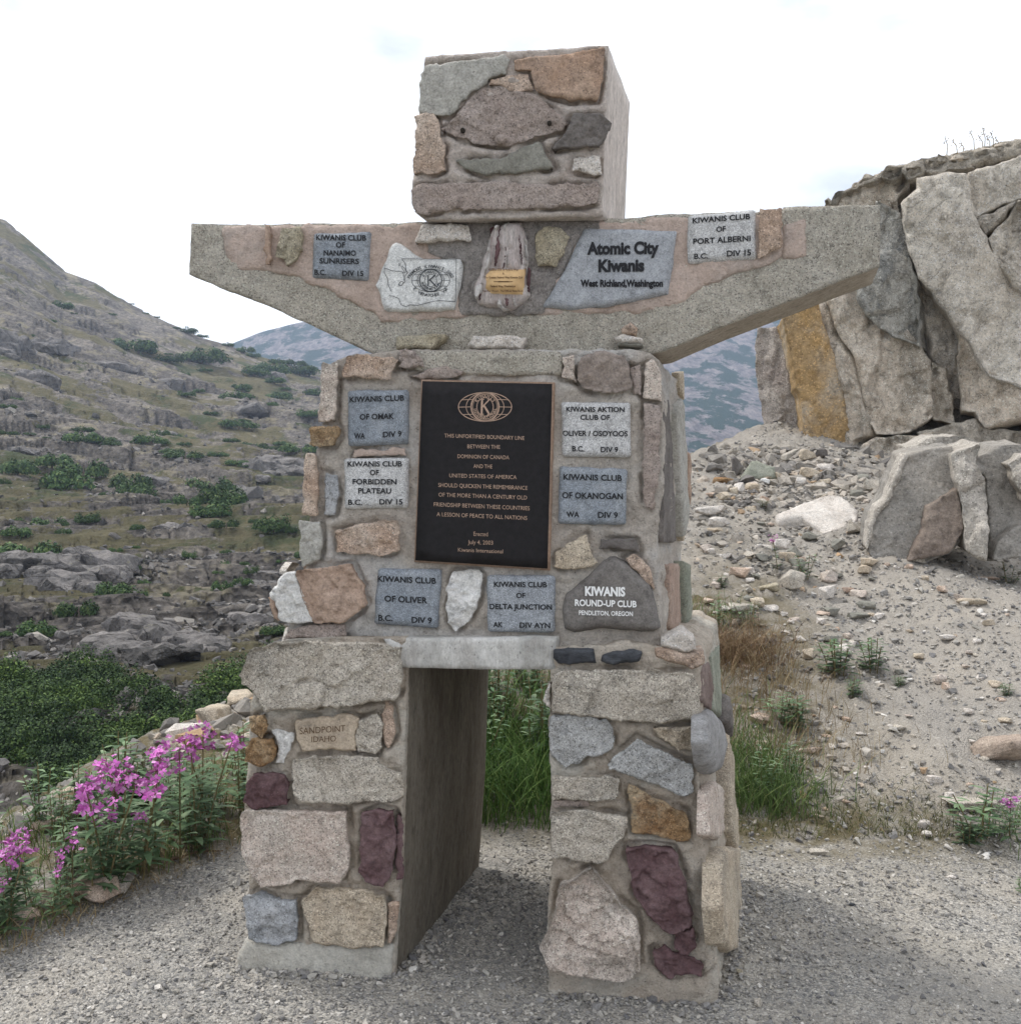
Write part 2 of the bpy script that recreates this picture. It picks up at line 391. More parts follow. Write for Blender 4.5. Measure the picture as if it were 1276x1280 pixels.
# ------------------------------------------------------------------ lettering
_capc = {}
def glyphs(body, bold=.0):
    key = (body, bold)
    if key not in _capc:
        c = bpy.data.curves.new('t', 'FONT'); c.body = body; c.offset = bold; c.resolution_u = 3
        o = bpy.data.objects.new('t', c); m = bpy.data.meshes.new_from_object(o)
        V = np.array([v.co[:2] for v in m.vertices]).reshape(-1, 2); Fc = [tuple(p.vertices) for p in m.polygons]
        bpy.data.objects.remove(o); bpy.data.curves.remove(c); bpy.data.meshes.remove(m)
        _capc[key] = (V, Fc)
    return _capc[key]
CAP = glyphs('H')[0][:, 1].max()
class Ink:
    def __init__(s): s.V = []; s.F = []
    def poly(s, pts, faces):
        b = len(s.V); s.V += [tuple(p) for p in pts]; s.F += [tuple(i + b for i in f) for f in faces]
    def line(s, body, xl, xr, yl, yr, cap, bold=.02):
        V, Fc = glyphs(body, bold); x0, x1 = V[:, 0].min(), V[:, 0].max()
        u = (V[:, 0] - x0) / (x1 - x0)
        s.poly(np.c_[xl + u * (xr - xl), yl + u * (yr - yl) - V[:, 1] / CAP * cap], Fc)
    def ribbon(s, pts, w, closed=False):
        pts = [np.array(p, float) for p in pts]; n = len(pts); m = n if closed else n - 1
        for i in range(m):
            a, b = pts[i], pts[(i + 1) % n]; d = b - a; L = np.linalg.norm(d)
            if L < 1e-6: continue
            d /= L; p = np.array((-d[1], d[0])) * w / 2; e = d * w * .25
            s.poly([a - p - e, b - p + e, b + p + e, a + p - e], [(0, 1, 2, 3)])
    def ellipse(s, cx, cy, rx, ry, w, a0=0, a1=360, k=48):
        an = np.radians(np.linspace(a0, a1, k)); s.ribbon([(cx + rx * math.cos(t), cy + ry * math.sin(t)) for t in an], w)
    def arc_text(s, body, cx, cy, rx, ry, a0, a1, cap, flip=False, bold=.02):
        n = len(body)
        for i, ch in enumerate(body):
            if ch == ' ': continue
            t = math.radians(a0 + (a1 - a0) * (i / (n - 1))); px, py = cx + rx * math.cos(t), cy + ry * math.sin(t)
            nx, ny = math.cos(t), math.sin(t); V, Fc = glyphs(ch, bold); x = (V[:, 0] - V[:, 0].mean()) / CAP * cap; y = (V[:, 1] / CAP - .5) * cap
            if flip: up = np.array((-nx, -ny))
            else: up = np.array((nx, ny))
            rt = np.array((-up[1], up[0]))
            s.poly(np.array((px, py)) + x[:, None] * rt + y[:, None] * up, Fc)
    def build(s, name, tr, plane, h, mat, parent, **kw):
        ox, oy, sc = tr; pts = [(ox + x / sc, oy + y / sc) for x, y in s.V]
        Q = plane.two(pts); V = plane.three(Q, h); Fs = []
        for f in s.F:
            a, b, c = Q[f[0]], Q[f[1]], Q[f[2]]
            Fs.append(f if (b[0] - a[0]) * (c[1] - a[1]) - (b[1] - a[1]) * (c[0] - a[0]) > 0 else tuple(reversed(f)))
        return add(name, V, Fs, mat, parent, False, **kw)
z1, z2, z3, z4, z5, z6, z7, z8 = (230, 40, 3.047), (500, 40, 3.047), (780, 230, 3.753), (330, 420, 3.2), (600, 420, 3.2), (290, 780, 2.8457), (640, 770, 2.56), (500, 460, 4.925)
def T(tr, pts): return Z(*tr, pts)

# ------------------------------------------------------------------ frames of the monument
B0 = hit(300, 1202, np.zeros(3), np.array([0, 0, 1.0])); B1 = hit(895, 1252, np.zeros(3), np.array([0, 0, 1.0]))
U = norm(B1 - B0); NF = np.array([U[1], -U[0], 0.0])
Wd = ray(975, 625); Wd = norm(np.array([Wd[0], Wd[1], 0]))
def fplane(off): return Plane((B0 + B1) / 2 - NF * off, NF)
PL, PT, PA, PH = fplane(0), fplane(.055), fplane(.12), fplane(.05)

# ------------------------------------------------------------------ the monument
mon = empty('stone_monument', tuple((B0 + B1) / 2 + Wd * .4), 'human-shaped monument of mortared stones with outstretched concrete arms, square head and many plaques', 'monument')
Z0 = 1300  # traced outlines run on below the ground line
leg_l = [(356, 800), (430, 797), (509, 797), (508, 900), (503, 1060), (498, 1140), (493, 1212), (492, Z0), (294, Z0 - 20), (299, 1195), (311, 1174), (312, 1080), (306, 1010), (312, 930), (314, 880), (330, 815)]
leg_r = [(688, 812), (760, 806), (840, 808), (872, 826), (875, 900), (871, 950), (876, 1010), (884, 1100), (893, 1170), (896, 1250), (897, Z0 + 10), (686, Z0), (686, 1190), (684, 1150), (690, 1070), (689, 990), (686, 900), (688, 840)]
DL = .90
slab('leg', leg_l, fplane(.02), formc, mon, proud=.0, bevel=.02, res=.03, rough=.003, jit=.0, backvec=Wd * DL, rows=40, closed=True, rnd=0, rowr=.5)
slab('lintel', [(480, 799), (500, 797.5), (694, 798), (694, 837), (600, 836.5), (500, 834)], PL, lintelm, mon, proud=.006, bevel=.006, res=.012, rough=.0025, jit=.001, backvec=Wd * DL * .98, rows=30, closed=True, rnd=0)
torso = [(408, 456), (440, 442), (500, 438), (640, 437), (790, 437), (812, 440), (823, 452), (827, 490), (827, 560), (825, 620), (821, 680), (822, 735), (826, 790), (830, 815), (690, 818), (500, 812), (352, 812), (362, 782), (384, 706), (389, 640), (394, 570), (404, 530)]
# ledge between legs and torso: rough mortar bed that covers the top of the lower block
topz = hit(600, 800, PL.P0, PL.n)[2]
arm_o = [(239.5, 279), (300, 281.5), (345, 280.5), (400, 279), (470, 280.5), (520, 278), (560, 276), (640, 275), (750, 273), (780, 274), (820, 269), (860, 268), (900, 266), (945, 265), (977, 263), (979, 259), (1040, 257), (1099, 256), (1100, 300), (1099, 333), (1050, 351), (1000, 371), (950, 390), (900, 409), (860, 426), (828, 440), (790, 446), (640, 448), (475, 444), (458, 439), (420, 421), (380, 402), (330, 380), (280, 361), (237, 343), (238, 310)]
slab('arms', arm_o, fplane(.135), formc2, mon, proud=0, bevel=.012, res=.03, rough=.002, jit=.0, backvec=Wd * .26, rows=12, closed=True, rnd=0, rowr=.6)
slab('lichen_face', arm_o, PA, concrete, mon, proud=.005, back=.02, bevel=.008, res=.010, rough=.005, jit=.0025, rnd=0)
slab('chest_block', [(500, 300), (770, 300), (790, 446), (490, 446)], fplane(.2), mortar, mon, proud=0, bevel=.02, res=.04, rough=.004, jit=0, backvec=Wd * .40, rows=8, closed=True, rnd=0)
head_o = T(z2, [(97, 95), (170, 88), (300, 82), (400, 73), (600, 65), (700, 56), (735, 52), (793, 51), (790, 110), (784, 240), (781, 330), (776, 450), (770, 600), (768, 660), (772, 697), (740, 703), (600, 706), (400, 710), (200, 716), (100, 716), (62, 690), (44, 620), (50, 565), (60, 500), (66, 340), (74, 310), (82, 200)])
slab('head', head_o, fplane(.065), smoothc, mon, proud=.0, bevel=.014, res=.03, rough=.0015, jit=.0, backvec=Wd * .45, rows=14, closed=True, rnd=0)
# rendered panels in the arms and neck
slab('render_panel', [(279, 283), (345, 283), (400, 281), (470, 283), (520, 281), (534, 284), (560, 330), (585, 395), (560, 398), (478, 404), (465, 392), (440, 378), (410, 362), (370, 347), (336, 338), (305, 338), (290, 330), (281, 312)], PA, pinkm, mon, proud=.011, back=.01, bevel=.012, res=.009, rough=.005, jit=.006)
slab('render_panel', [(700, 278), (780, 277), (820, 272), (862, 271), (945, 268), (976, 266), (978, 322), (960, 333), (920, 342), (880, 360), (845, 381), (800, 392), (740, 393), (670, 394), (640, 380), (660, 300)], PA, pinkm, mon, proud=.011, back=.01, bevel=.012, res=.009, rough=.005, jit=.006)
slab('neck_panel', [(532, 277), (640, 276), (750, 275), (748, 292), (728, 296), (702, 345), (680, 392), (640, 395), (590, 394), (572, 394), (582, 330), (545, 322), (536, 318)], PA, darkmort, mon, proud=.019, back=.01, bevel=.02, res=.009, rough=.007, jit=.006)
slab('render_patch', T(z3, [(742, 195), (850, 166), (852, 340), (800, 352), (740, 350), (735, 300)]), PA, pinkm, mon, proud=.011, back=.01, bevel=.01, res=.01, rough=.001, jit=.002)
# head stones
H = [([(95, 135), (250, 120), (400, 95), (420, 112), (402, 168), (338, 187), (330, 212), (272, 240), (236, 275), (226, 308), (190, 330), (150, 325), (72, 312), (80, 200)], greygreen, .022, .002, .003),
     ([(440, 115), (600, 95), (700, 85), (781, 70), (779, 150), (762, 230), (752, 265), (652, 272), (590, 255), (517, 230), (502, 160), (440, 155)], rust, .028, .004, .006),
     ([(332, 215), (400, 222), (470, 240), (530, 255), (590, 305), (642, 355), (630, 378), (560, 400), (500, 415), (450, 437), (400, 442), (330, 435), (240, 412), (163, 380), (215, 330), (252, 280)], conglom, .026, .012, .010),
     ([(345, 195), (400, 175), (495, 165), (510, 225), (450, 236), (380, 216), (336, 210)], g_warm, .016, .003, .004),
     ([(62, 330), (120, 320), (150, 345), (162, 400), (176, 440), (176, 530), (140, 548), (58, 548), (53, 520), (64, 440)], g_warm, .030, .005, .008),
     ([(660, 330), (770, 325), (808, 365), (790, 410), (762, 447), (580, 455), (610, 425), (635, 380)], slate, .050, .003, .014),
     ([(213, 500), (280, 490), (380, 490), (440, 465), (520, 430), (537, 432), (590, 518), (560, 530), (440, 545), (320, 552), (240, 525)], slate2, .028, .002, .004),
     ([(658, 492), (765, 478), (767, 552), (700, 545), (660, 540)], g_pale, .022, .003, .006),
     ([(50, 605), (90, 582), (200, 580), (400, 576), (600, 590), (742, 580), (756, 605), (752, 655), (700, 668), (400, 682), (200, 684), (95, 700), (62, 690), (44, 640)], conglom, .024, .010, .006)]
for pts, m, p, r, f in H:
    slab('stone', T(z2, pts), PH, m, mon, proud=p*.62+.009, hmin=.017, rough=r*.8, facet=f*1.3, res=.006, bevel=.005, under=.009, h0=.85, jit=.0055, chip=f*.42)
for cx_, cy_ in ((238, 372), (568, 345)):
    slab('hole_shade_disc', [(500 + (cx_ + 9 * math.cos(k)) / 3.047, 40 + (cy_ + 9 * math.sin(k)) / 3.047) for k in np.linspace(0, 5.7, 9)], fplane(.05 - .030), flat('hole_shadow_stone', (.03, .025, .02), .95), mon, proud=.001, back=.01, bevel=.003, res=.004, rough=0, jit=0)  # near-black discs paint the shade inside the two holes of the head
slab('stone', [(500 + (385 + 24 * math.cos(k)) / 3.047, 40 + (412 + 20 * math.sin(k)) / 3.047) for k in np.linspace(0, 5.7, 9)], fplane(.05 - .02), conglom, mon, proud=.022, back=.01, bevel=.01, res=.006, rough=.004, jit=.002)
# arm stones
A = [(z1, [(318, 740), (338, 745), (345, 800), (342, 895), (325, 890), (320, 820)], brownp, .03, .003, .004),
     (z1, [(385, 755), (450, 750), (465, 790), (460, 840), (440, 870), (405, 898), (395, 870), (362, 862), (372, 800)], ochre2, .035, .005, .016),
     (z2, [(88, 745), (265, 742), (276, 802), (150, 812), (62, 812), (80, 780)], g_pale, .045, .004, .010),
     (z2, [(528, 770), (570, 748), (612, 755), (645, 795), (625, 850), (600, 900), (525, 900), (515, 840)], ochre2, .036, .005, .006),
     (z3, [(625, 130), (735, 133), (738, 190), (733, 305), (650, 345), (622, 350)], g_warm, .022, .005, .008)]
for tr, pts, m, p, r, f in A:
    slab('stone', T(tr, pts), PA, m, mon, proud=p*.62+.018, hmin=.026, rough=r*.8, facet=f*1.3, res=.006, bevel=.005, under=.009, h0=.85, jit=.0055, chip=f*.42)
slab('petrified_wood', T(z2, [(360, 748), (400, 738), (465, 732), (482, 780), (490, 900), (497, 1010), (472, 1040), (430, 1065), (385, 1060), (300, 1040), (285, 990), (308, 930), (328, 850), (345, 800)]), PA, petri, mon, proud=.048, rough=.006, facet=.006, res=.006, bevel=.02, label='white and purple banded piece of petrified wood')
darkw = rock('purple_wood_core', (.11, .055, .06), (.20, .12, .12), amt=.01, bm=1.2, white=0, stretch=(3, 3, .5))
whitew = rock('white_wood_rib', (.66, .61, .57), (.76, .72, .68), amt=.01, lich=(.40, .30, .27), la=.60, bm=1.2, white=0, stretch=(4, 4, .6))
for pts in ([(368, 800), (384, 742), (392, 745), (388, 850), (372, 905), (362, 905)], [(400, 790), (412, 830), (408, 912), (400, 912)], [(455, 745), (468, 800), (476, 900), (466, 905), (456, 830)], [(300, 1010), (318, 985), (325, 1030), (312, 1042)], [(400, 1022), (425, 1020), (422, 1050), (405, 1055)], [(452, 1022), (466, 1022), (462, 1045)], [(345, 755), (385, 745), (380, 752), (350, 775)], [(486, 900), (498, 910), (498, 1000), (487, 1000)]):
    slab('wood_core', T(z2, pts), PA, darkw, mon, proud=.0535, back=-.02, rough=.001, res=.005, bevel=.004, rnd=.05)
for pts in ([(335, 870), (350, 800), (358, 800), (350, 905), (334, 930), (318, 985), (305, 985)], [(404, 745), (420, 735), (414, 780), (413, 850), (408, 850), (404, 800)], [(414, 850), (424, 850), (422, 912), (412, 912)], [(472, 790), (484, 800), (492, 910), (482, 912)], [(288, 985), (325, 960), (326, 1000), (300, 1030), (286, 1010)], [(372, 1022), (398, 1022), (400, 1052), (425, 1062), (400, 1064), (378, 1050)], [(430, 1022), (450, 1022), (448, 1052), (430, 1060)], [(360, 752), (382, 748), (376, 775), (362, 782)]):
    slab('wood_rib', T(z2, pts), PA, whitew, mon, proud=.060, back=-.02, rough=.0015, facet=.004, res=.005, bevel=.005, rnd=.05)
slab('stone_dark_sliver', T(z2, [(495, 735), (512, 740), (508, 800), (499, 830)]), PA, darkmort, mon, proud=.02, rough=.002, res=.007)
# torso stones
TS = [(z4, [(238, 105), (302, 112), (300, 230), (292, 342), (228, 342), (235, 220)], g_pink, .04, .004, .008),
      (z4, [(340, 85), (420, 80), (520, 92), (537, 102), (512, 172), (440, 175), (322, 165)], g_warm, .035, .004, .012),
      (z4, [(550, 60), (575, 50), (610, 72), (642, 100), (648, 125), (580, 132), (545, 128)], conglom, .03, .005, .010),
      (z4, [(590, 160), (650, 140), (740, 122), (805, 145), (770, 167), (640, 175)], conglom, .016, .005, .004),
      (z4, [(195, 362), (300, 360), (312, 400), (290, 442), (195, 438)], ochre, .05, .004, .010),
      (z4, [(180, 468), (215, 470), (228, 560), (225, 715), (170, 712), (172, 560)], g_warm, .05, .004, .008),
      (z4, [(255, 545), (300, 560), (302, 640), (292, 712), (248, 715)], bluegrey, .022, .003, .008),
      (z4, [(155, 735), (238, 740), (240, 830), (232, 895), (160, 920)], greygreen, .045, .005, .010),
      (z4, [(290, 778), (480, 737), (540, 735), (556, 790), (542, 860), (490, 880), (300, 865)], g_warm, .035, .005, .022),
      (z4, [(140, 936), (360, 905), (385, 960), (410, 1000), (425, 1075), (335, 1142), (212, 1140), (170, 1040)], brownp, .07, .002, .016),
      (z4, [(92, 945), (136, 932), (172, 1038), (212, 1138), (150, 1140), (85, 1132), (60, 1060), (40, 1025)], quartz, .066, .005, .012),
      (z4, [(30, 1035), (56, 1035), (82, 1132), (52, 1125), (42, 1080)], brownp, .055, .003, .006),
      (z4, [(760, 940), (862, 935), (882, 960), (865, 1060), (830, 1130), (770, 1180), (740, 1140), (735, 1010)], quartz, .034, .009, .022),
      (z4, [(110, 1165), (200, 1150), (330, 1148), (340, 1195), (250, 1210), (88, 1208)], conglom, .04, .006, .008),
      (z5, [(410, 92), (440, 72), (500, 64), (570, 85), (600, 120), (606, 200), (590, 225), (490, 232), (410, 215), (388, 180), (395, 130)], rock('brown_boulder', (.25, .205, .175), (.31, .26, .225), amt=.03, lich=(.36, .28, .22), la=.64, bm=.6, white=0), .04, .003, .010),
      (z5, [(480, 815), (560, 812), (625, 815), (640, 850), (640, 865), (560, 850), (475, 850)], slate, .036, .002, .006),
      (z5, [(340, 835), (430, 790), (442, 860), (470, 905), (420, 930), (330, 935), (300, 920), (300, 870)], g_tan, .016, .004, .004),
      (z5, [(660, 112), (700, 92), (727, 150), (726, 265), (655, 255), (658, 170)], g_pink, .022, .004, .004),
      (z5, [(655, 272), (722, 277), (718, 560), (695, 700), (655, 690), (648, 500)], conglom, .018, .004, .003),
      (z5, [(602, 130), (640, 120), (645, 240), (610, 235)], conglom, .014, .004, .003),
      (z5, [(330, 90), (380, 80), (385, 185), (330, 170)], g_pink, .014, .004, .004),
      (z5, [(575, 880), (620, 872), (670, 915), (693, 1015), (672, 1000), (600, 915)], g_warm, .02, .004, .006),
      (z4, [(370, 455), (570, 452), (572, 480), (360, 482)], pinkm, .012, .003, .002)]
for tr, pts, m, p, r, f in TS:
    slab('stone', T(tr, pts), PT, m, mon, proud=p*.62+.009, hmin=.017, rough=r*.8, facet=f*1.3, res=.006, bevel=.005, under=.009, h0=.85, jit=.0055, chip=f*.42)
slab('concrete_band', [(520, 440), (640, 439), (700, 440), (704, 468), (640, 470), (560, 468), (520, 462)], PT, concrete, mon, proud=.012, rough=.006, res=.009)
# leg stones
LS = [(z6, [(50, 165), (75, 95), (150, 62), (300, 50), (430, 55), (550, 62), (610, 82), (617, 140), (613, 230), (598, 252), (400, 288), (250, 292), (130, 305), (112, 260), (97, 222), (62, 202)], g_grey, .085, .007, .022),
      (z6, [(235, 330), (330, 322), (432, 314), (455, 330), (460, 345), (450, 380), (448, 442), (400, 440), (262, 440), (240, 400)], tanslab, .040, .0012, .002),
      (z6, [(456, 335), (530, 310), (546, 350), (542, 430), (520, 455), (450, 442), (452, 380)], g_grey, .046, .007, .010),
      (z6, [(545, 270), (575, 290), (592, 380), (562, 432), (546, 420)], g_warm, .03, .004, .008),
      (z6, [(75, 325), (125, 315), (142, 350), (122, 400), (80, 370)], ochre, .05, .005, .016),
      (z6, [(65, 432), (90, 395), (150, 400), (175, 430), (165, 480), (120, 498), (70, 475)], ochre, .07, .005, .020),
      (z6, [(90, 515), (190, 522), (212, 570), (212, 630), (80, 642), (52, 625), (62, 570)], purple, .05, .003, .020),
      (z6, [(150, 370), (230, 378), (215, 440), (190, 488), (165, 486), (172, 425)], quartz, .03, .006, .012),
      (z6, [(230, 470), (360, 458), (525, 462), (542, 500), (610, 530), (620, 560), (622, 600), (590, 618), (440, 630), (260, 622), (235, 600), (222, 520)], g_grey, .05, .006, .016),
      (z6, [(44, 662), (60, 648), (240, 650), (420, 655), (425, 720), (428, 860), (400, 905), (250, 898), (160, 922), (115, 915), (90, 870), (52, 800)], g_pink, .065, .005, .012),
      (z6, [(475, 668), (520, 648), (585, 655), (588, 780), (577, 880), (540, 922), (490, 905), (458, 870), (468, 760)], purple, .045, .003, .022),
      (z6, [(592, 672), (612, 690), (612, 895), (585, 905), (590, 780)], purple, .018, .002, .006),
      (z6, [(55, 958), (100, 942), (160, 967), (240, 970), (245, 1110), (160, 1130), (80, 1110), (60, 1040)], bluegrey, .045, .004, .018),
      (z6, [(258, 972), (300, 927), (400, 930), (480, 932), (555, 962), (552, 1130), (430, 1135), (300, 1115), (287, 1060)], g_tan, .05, .006, .016),
      (z6, [(562, 985), (600, 982), (592, 1060), (575, 1130), (558, 1128)], g_warm, .03, .003, .010),
      (z7, [(130, 182), (160, 163), (280, 166), (400, 167), (575, 178), (600, 225), (592, 318), (470, 332), (340, 325), (130, 300), (127, 250)], g_grey, .06, .007, .016),
      (z7, [(100, 262), (122, 205), (128, 292)], g_pale, .03, .003, .004),
      (z7, [(122, 312), (300, 318), (326, 350), (326, 410), (290, 440), (242, 436), (225, 466), (170, 472), (123, 440)], coolg, .04, .006, .010),
      (z7, [(450, 347), (590, 348), (606, 390), (590, 415), (530, 417), (470, 377)], g_tan, .05, .006, .018),
      (z7, [(305, 467), (350, 425), (400, 384), (480, 425), (575, 470), (578, 545), (545, 568), (440, 520), (310, 482)], coolg, .045, .006, .014),
      (z7, [(126, 508), (240, 503), (342, 508), (343, 560), (330, 575), (250, 578), (128, 574)], g_grey, .055, .005, .010),
      (z7, [(135, 583), (250, 583), (252, 605), (138, 606)], conglom, .02, .004, .003),
      (z7, [(126, 618), (250, 610), (370, 640), (372, 665), (330, 730), (290, 782), (200, 770), (130, 765)], g_grey, .045, .006, .012),
      (z7, [(370, 530), (470, 580), (562, 625), (562, 712), (480, 700), (387, 685)], ochre, .04, .006, .024),
      (z7, [(150, 852), (205, 820), (260, 795), (290, 832), (345, 900), (405, 950), (410, 1110), (380, 1145), (310, 1140), (200, 1125), (120, 1110), (97, 1045), (140, 930)], g_pink, .085, .008, .040),
      (z7, [(362, 730), (440, 725), (520, 740), (550, 830), (575, 940), (578, 975), (520, 1000), (500, 1002), (430, 940), (382, 860)], purple, .06, .002, .028),
      (z7, [(520, 1000), (580, 982), (588, 1040), (560, 1070), (520, 1045)], purple, .05, .003, .014),
      (z7, [(445, 1062), (490, 1045), (530, 1070), (606, 1095), (602, 1140), (540, 1130), (500, 1148), (457, 1105)], purple, .04, .004, .020)]
for tr, pts, m, p, r, f in LS:
    slab('stone', T(tr, pts), PL, m, mon, proud=p*.68+.007, hmin=.018, rough=r*.8, facet=f*1.4, res=.006, bevel=.006, under=.011, h0=.85, jit=.006, chip=f*.42)
PE = fplane(.012)
slab('mortar_face', leg_l, PL, mortar_leg, mon, proud=.004, back=.03, bevel=.012, res=.0058, grooves=[T(a[0], a[1]) for a in LS if a[0] == z6], rough=.0075, jit=.002, rnd=.02)
slab('leg', leg_r, PL, mortar_leg, mon, proud=.002, bevel=.015, res=.0062, grooves=[T(a[0], a[1]) for a in LS if a[0] == z7], rough=.0075, jit=.004, backvec=Wd * 1.0, rows=64, closed=True, rnd=.04)
slab('torso', torso, PT, mortar, mon, proud=.002, bevel=.03, res=.0060, grooves=[T(a[0], a[1]) for a in TS], rough=.0075, jit=.004, backvec=Wd * .74, rows=44, closed=True, rnd=.1)
slab('mortar_face', head_o, PH, headm, mon, proud=.006, back=.02, bevel=.010, res=.0055, grooves=[T(z2, a[0]) for a in H], rough=.006, jit=.0025, rnd=.02)
slab('shale_piece', T(z7, [(135, 104), (200, 101), (262, 103), (270, 148), (150, 149), (134, 130)]), PE, blackst, mon, proud=.05, rough=.004, facet=.012, res=.007, strat=.008)
slab('shale_piece', T(z7, [(290, 122), (330, 108), (415, 108), (405, 140), (320, 152), (285, 140)]), PE, blackst, mon, proud=.05, rough=.004, facet=.012, res=.007, strat=.008)
# footings
slab('footing', T(z6, [(52, 1118), (160, 1130), (300, 1128), (440, 1140), (575, 1135), (572, 1250), (570, 1330), (10, 1290), (24, 1180)]), PL, base_c, mon, proud=.022, back=.01, rough=.005, facet=.006, res=.011, bevel=.02)
slab('footing', T(z7, [(118, 1115), (200, 1140), (330, 1150), (420, 1110), (470, 1120), (500, 1160), (600, 1150), (655, 1110), (658, 1250), (660, 1300), (112, 1260), (118, 1180)]), PL, mortar_leg, mon, proud=.018, back=.01, rough=.007, facet=.006, res=.011, bevel=.025)
# left faces: rows of plain stones on torso and leg
def side_plane(pa, pb, base, sgn):
    a, b = hit(*pa, base.P0, base.n), hit(*pb, base.P0, base.n)
    n = np.cross(Wd, a - b) * sgn
    if n[0] * sgn < 0: n = -n
    return Plane(b + n * 0, n, Wd * sgn), a, b
SR, ra, rb = side_plane((874, 836), (896, 1250), PL, 1)
STR, ta, tb = side_plane((827, 470), (825, 790), PT, 1)
SL = [(z7, [(604, 165), (628, 150), (640, 230), (632, 300), (606, 280)], rock('dark_red_slab', (.17, .125, .11), (.22, .17, .15), amt=.02, lich=(.30, .26, .22), la=.64, bm=.6, white=0), .02),
      (z7, [(632, 130), (660, 92), (662, 200), (660, 325), (636, 300), (640, 220)], greenstone, .02),
      (z7, [(680, 182), (706, 180), (700, 282), (676, 280)], slate, .03),
      (z7, [(672, 320), (712, 330), (718, 420), (722, 520), (718, 610), (690, 612), (676, 500)], g_tan, .025),
      (z7, [(615, 560), (640, 532), (668, 560), (668, 690), (640, 715), (612, 700)], g_pink, .045),
      (z7, [(640, 745), (695, 738), (697, 900), (692, 1060), (660, 1075), (640, 1050), (628, 940), (630, 800)], g_tan, .04),
      (z7, [(702, 622), (726, 640), (732, 720), (734, 800), (724, 940), (706, 920)], g_tan, .02)]
for tr, pts, m, p in SL:
    slab('stone', T(tr, pts), SR, m, mon, amax=.93, proud=p*.45 + (.028 if max(q[0] for q in pts) > 690 else 0), rough=.004, facet=.012, res=.011, bevel=.008, jit=.005)
slab('cobblestone', T(z7, [(596, 320), (620, 300), (648, 325), (664, 390), (664, 440), (650, 495), (622, 505), (604, 480), (594, 410)]), SR, cobble2, mon, proud=.035, rough=.002, facet=0, res=.009, bevel=.07, h0=.1, label='rounded banded grey cobble set in the corner')
STS = [([(732, 262), (752, 255), (758, 350), (762, 400), (770, 600), (782, 822), (730, 828)], slate, .012),
       ([(764, 300), (800, 262), (812, 400), (826, 560), (838, 720), (806, 800), (790, 700), (776, 560)], greygreen, .015),
       ([(790, 148), (815, 150), (818, 262), (798, 225)], g_tan, .02), ([(822, 470), (840, 474), (852, 690), (834, 640)], brownp, .03),
       ([(745, 915), (788, 910), (794, 1168), (752, 1180)], rock('red_brown_slab', (.33, .235, .185), (.38, .29, .235), amt=.02, bm=.5, white=0), .03),
       ([(815, 885), (856, 872), (868, 960), (872, 1080), (846, 1135), (826, 1020)], greenstone, .04), ([(797, 752), (818, 778), (818, 818), (799, 798)], g_tan, .02)]
for pts, m, p in STS:
    slab('stone', T(z5, pts), STR, m, mon, amax=.70, proud=p*.4 + (.022 if max(q[0] for q in pts) > 835 else 0), rough=.004, facet=.006, res=.011, bevel=.007, jit=.004)
def rows_of_stones(plane, x0, x1, z0, z1, mats, rg, p=.04):
    """random rubble masonry, in plane metres"""
    z = z0
    while z < z1 - .05:
        hh = min(rg.uniform(.09, .2), z1 - z); x = x0 + rg.uniform(0, .03)
        while x < x1 - .06:
            ww = min(rg.uniform(.12, .3), x1 - x); k = rg.randint(5, 9); an = np.sort(rg.uniform(0, 6.28, k) * .25 + np.arange(k) * 6.28 / k * .9)
            cx, cz = x + ww / 2, z + hh / 2
            pts = [(cx + np.clip(math.cos(t) * .75, -.5, .5) * (ww - .025), cz + np.clip(math.sin(t) * .75, -.5, .5) * (hh - .025)) for t in an]
            slab('stone', None, plane, mats[rg.randint(len(mats))], mon, two=pts, proud=rg.uniform(.6, 1.2) * p, rough=.005, facet=.014, res=.02, bevel=.02, jit=.004)
            x += ww
        z += hh
rg = np.random.RandomState(5)
allm = [g_pink, g_grey, g_tan, g_pale, g_warm, bluegrey, ochre, purple, slate, brownp, quartz]
def left_plane(p, base):
    b = hit(*p, base.P0, base.n); n = np.cross(Wd, (0, 0, 1)); n = -n if n[0] > 0 else n
    return Plane(b, n, -Wd)
LPL = left_plane((312, 1100), PL); rows_of_stones(LPL, -DL + .03, -.14, .10, 1.0, allm, rg, .012)
LPT = left_plane((392, 600), PT); rows_of_stones(LPT, -.68, -.12, -.40, .42, allm, rg, .012)

# ------------------------------------------------------------------ plaques with their lettering
def plaque(tr, quad, plane, mat, lines=(), proud=.026, inkm=ink, bold=.025, rnd=.03, jit=.0022, label=None, res=.012, bevel=.0035):
    o = slab('plaque', T(tr, quad), plane, mat, mon, proud=proud, back=.02, bevel=bevel, res=res, rough=.0006, jit=jit, rnd=rnd, nsc=20)
    if label: o['label'] = label
    if lines:
        I = Ink()
        for l in lines:
            body, xl, xr, yl, yr, cap = l[:6]; I.line(body, xl, xr, yl, yr, cap, bold)
        I.build('lettering', tr, plane, proud + .0022, inkm, o)
    return o
plaque(z1, [(500, 770), (718, 765), (707, 950), (492, 942)], PA, p_blue, [("KIWANIS CLUB", 513, 702, 800, 802, 20), ("OF", 588, 622, 828, 828, 19), ("NANAIMO", 542, 664, 858, 859, 19), ("SUNRISERS", 526, 675, 888, 890, 19), ("B.C.", 507, 551, 931, 932, 19), ("DIV 15", 612, 692, 935, 936, 19)])
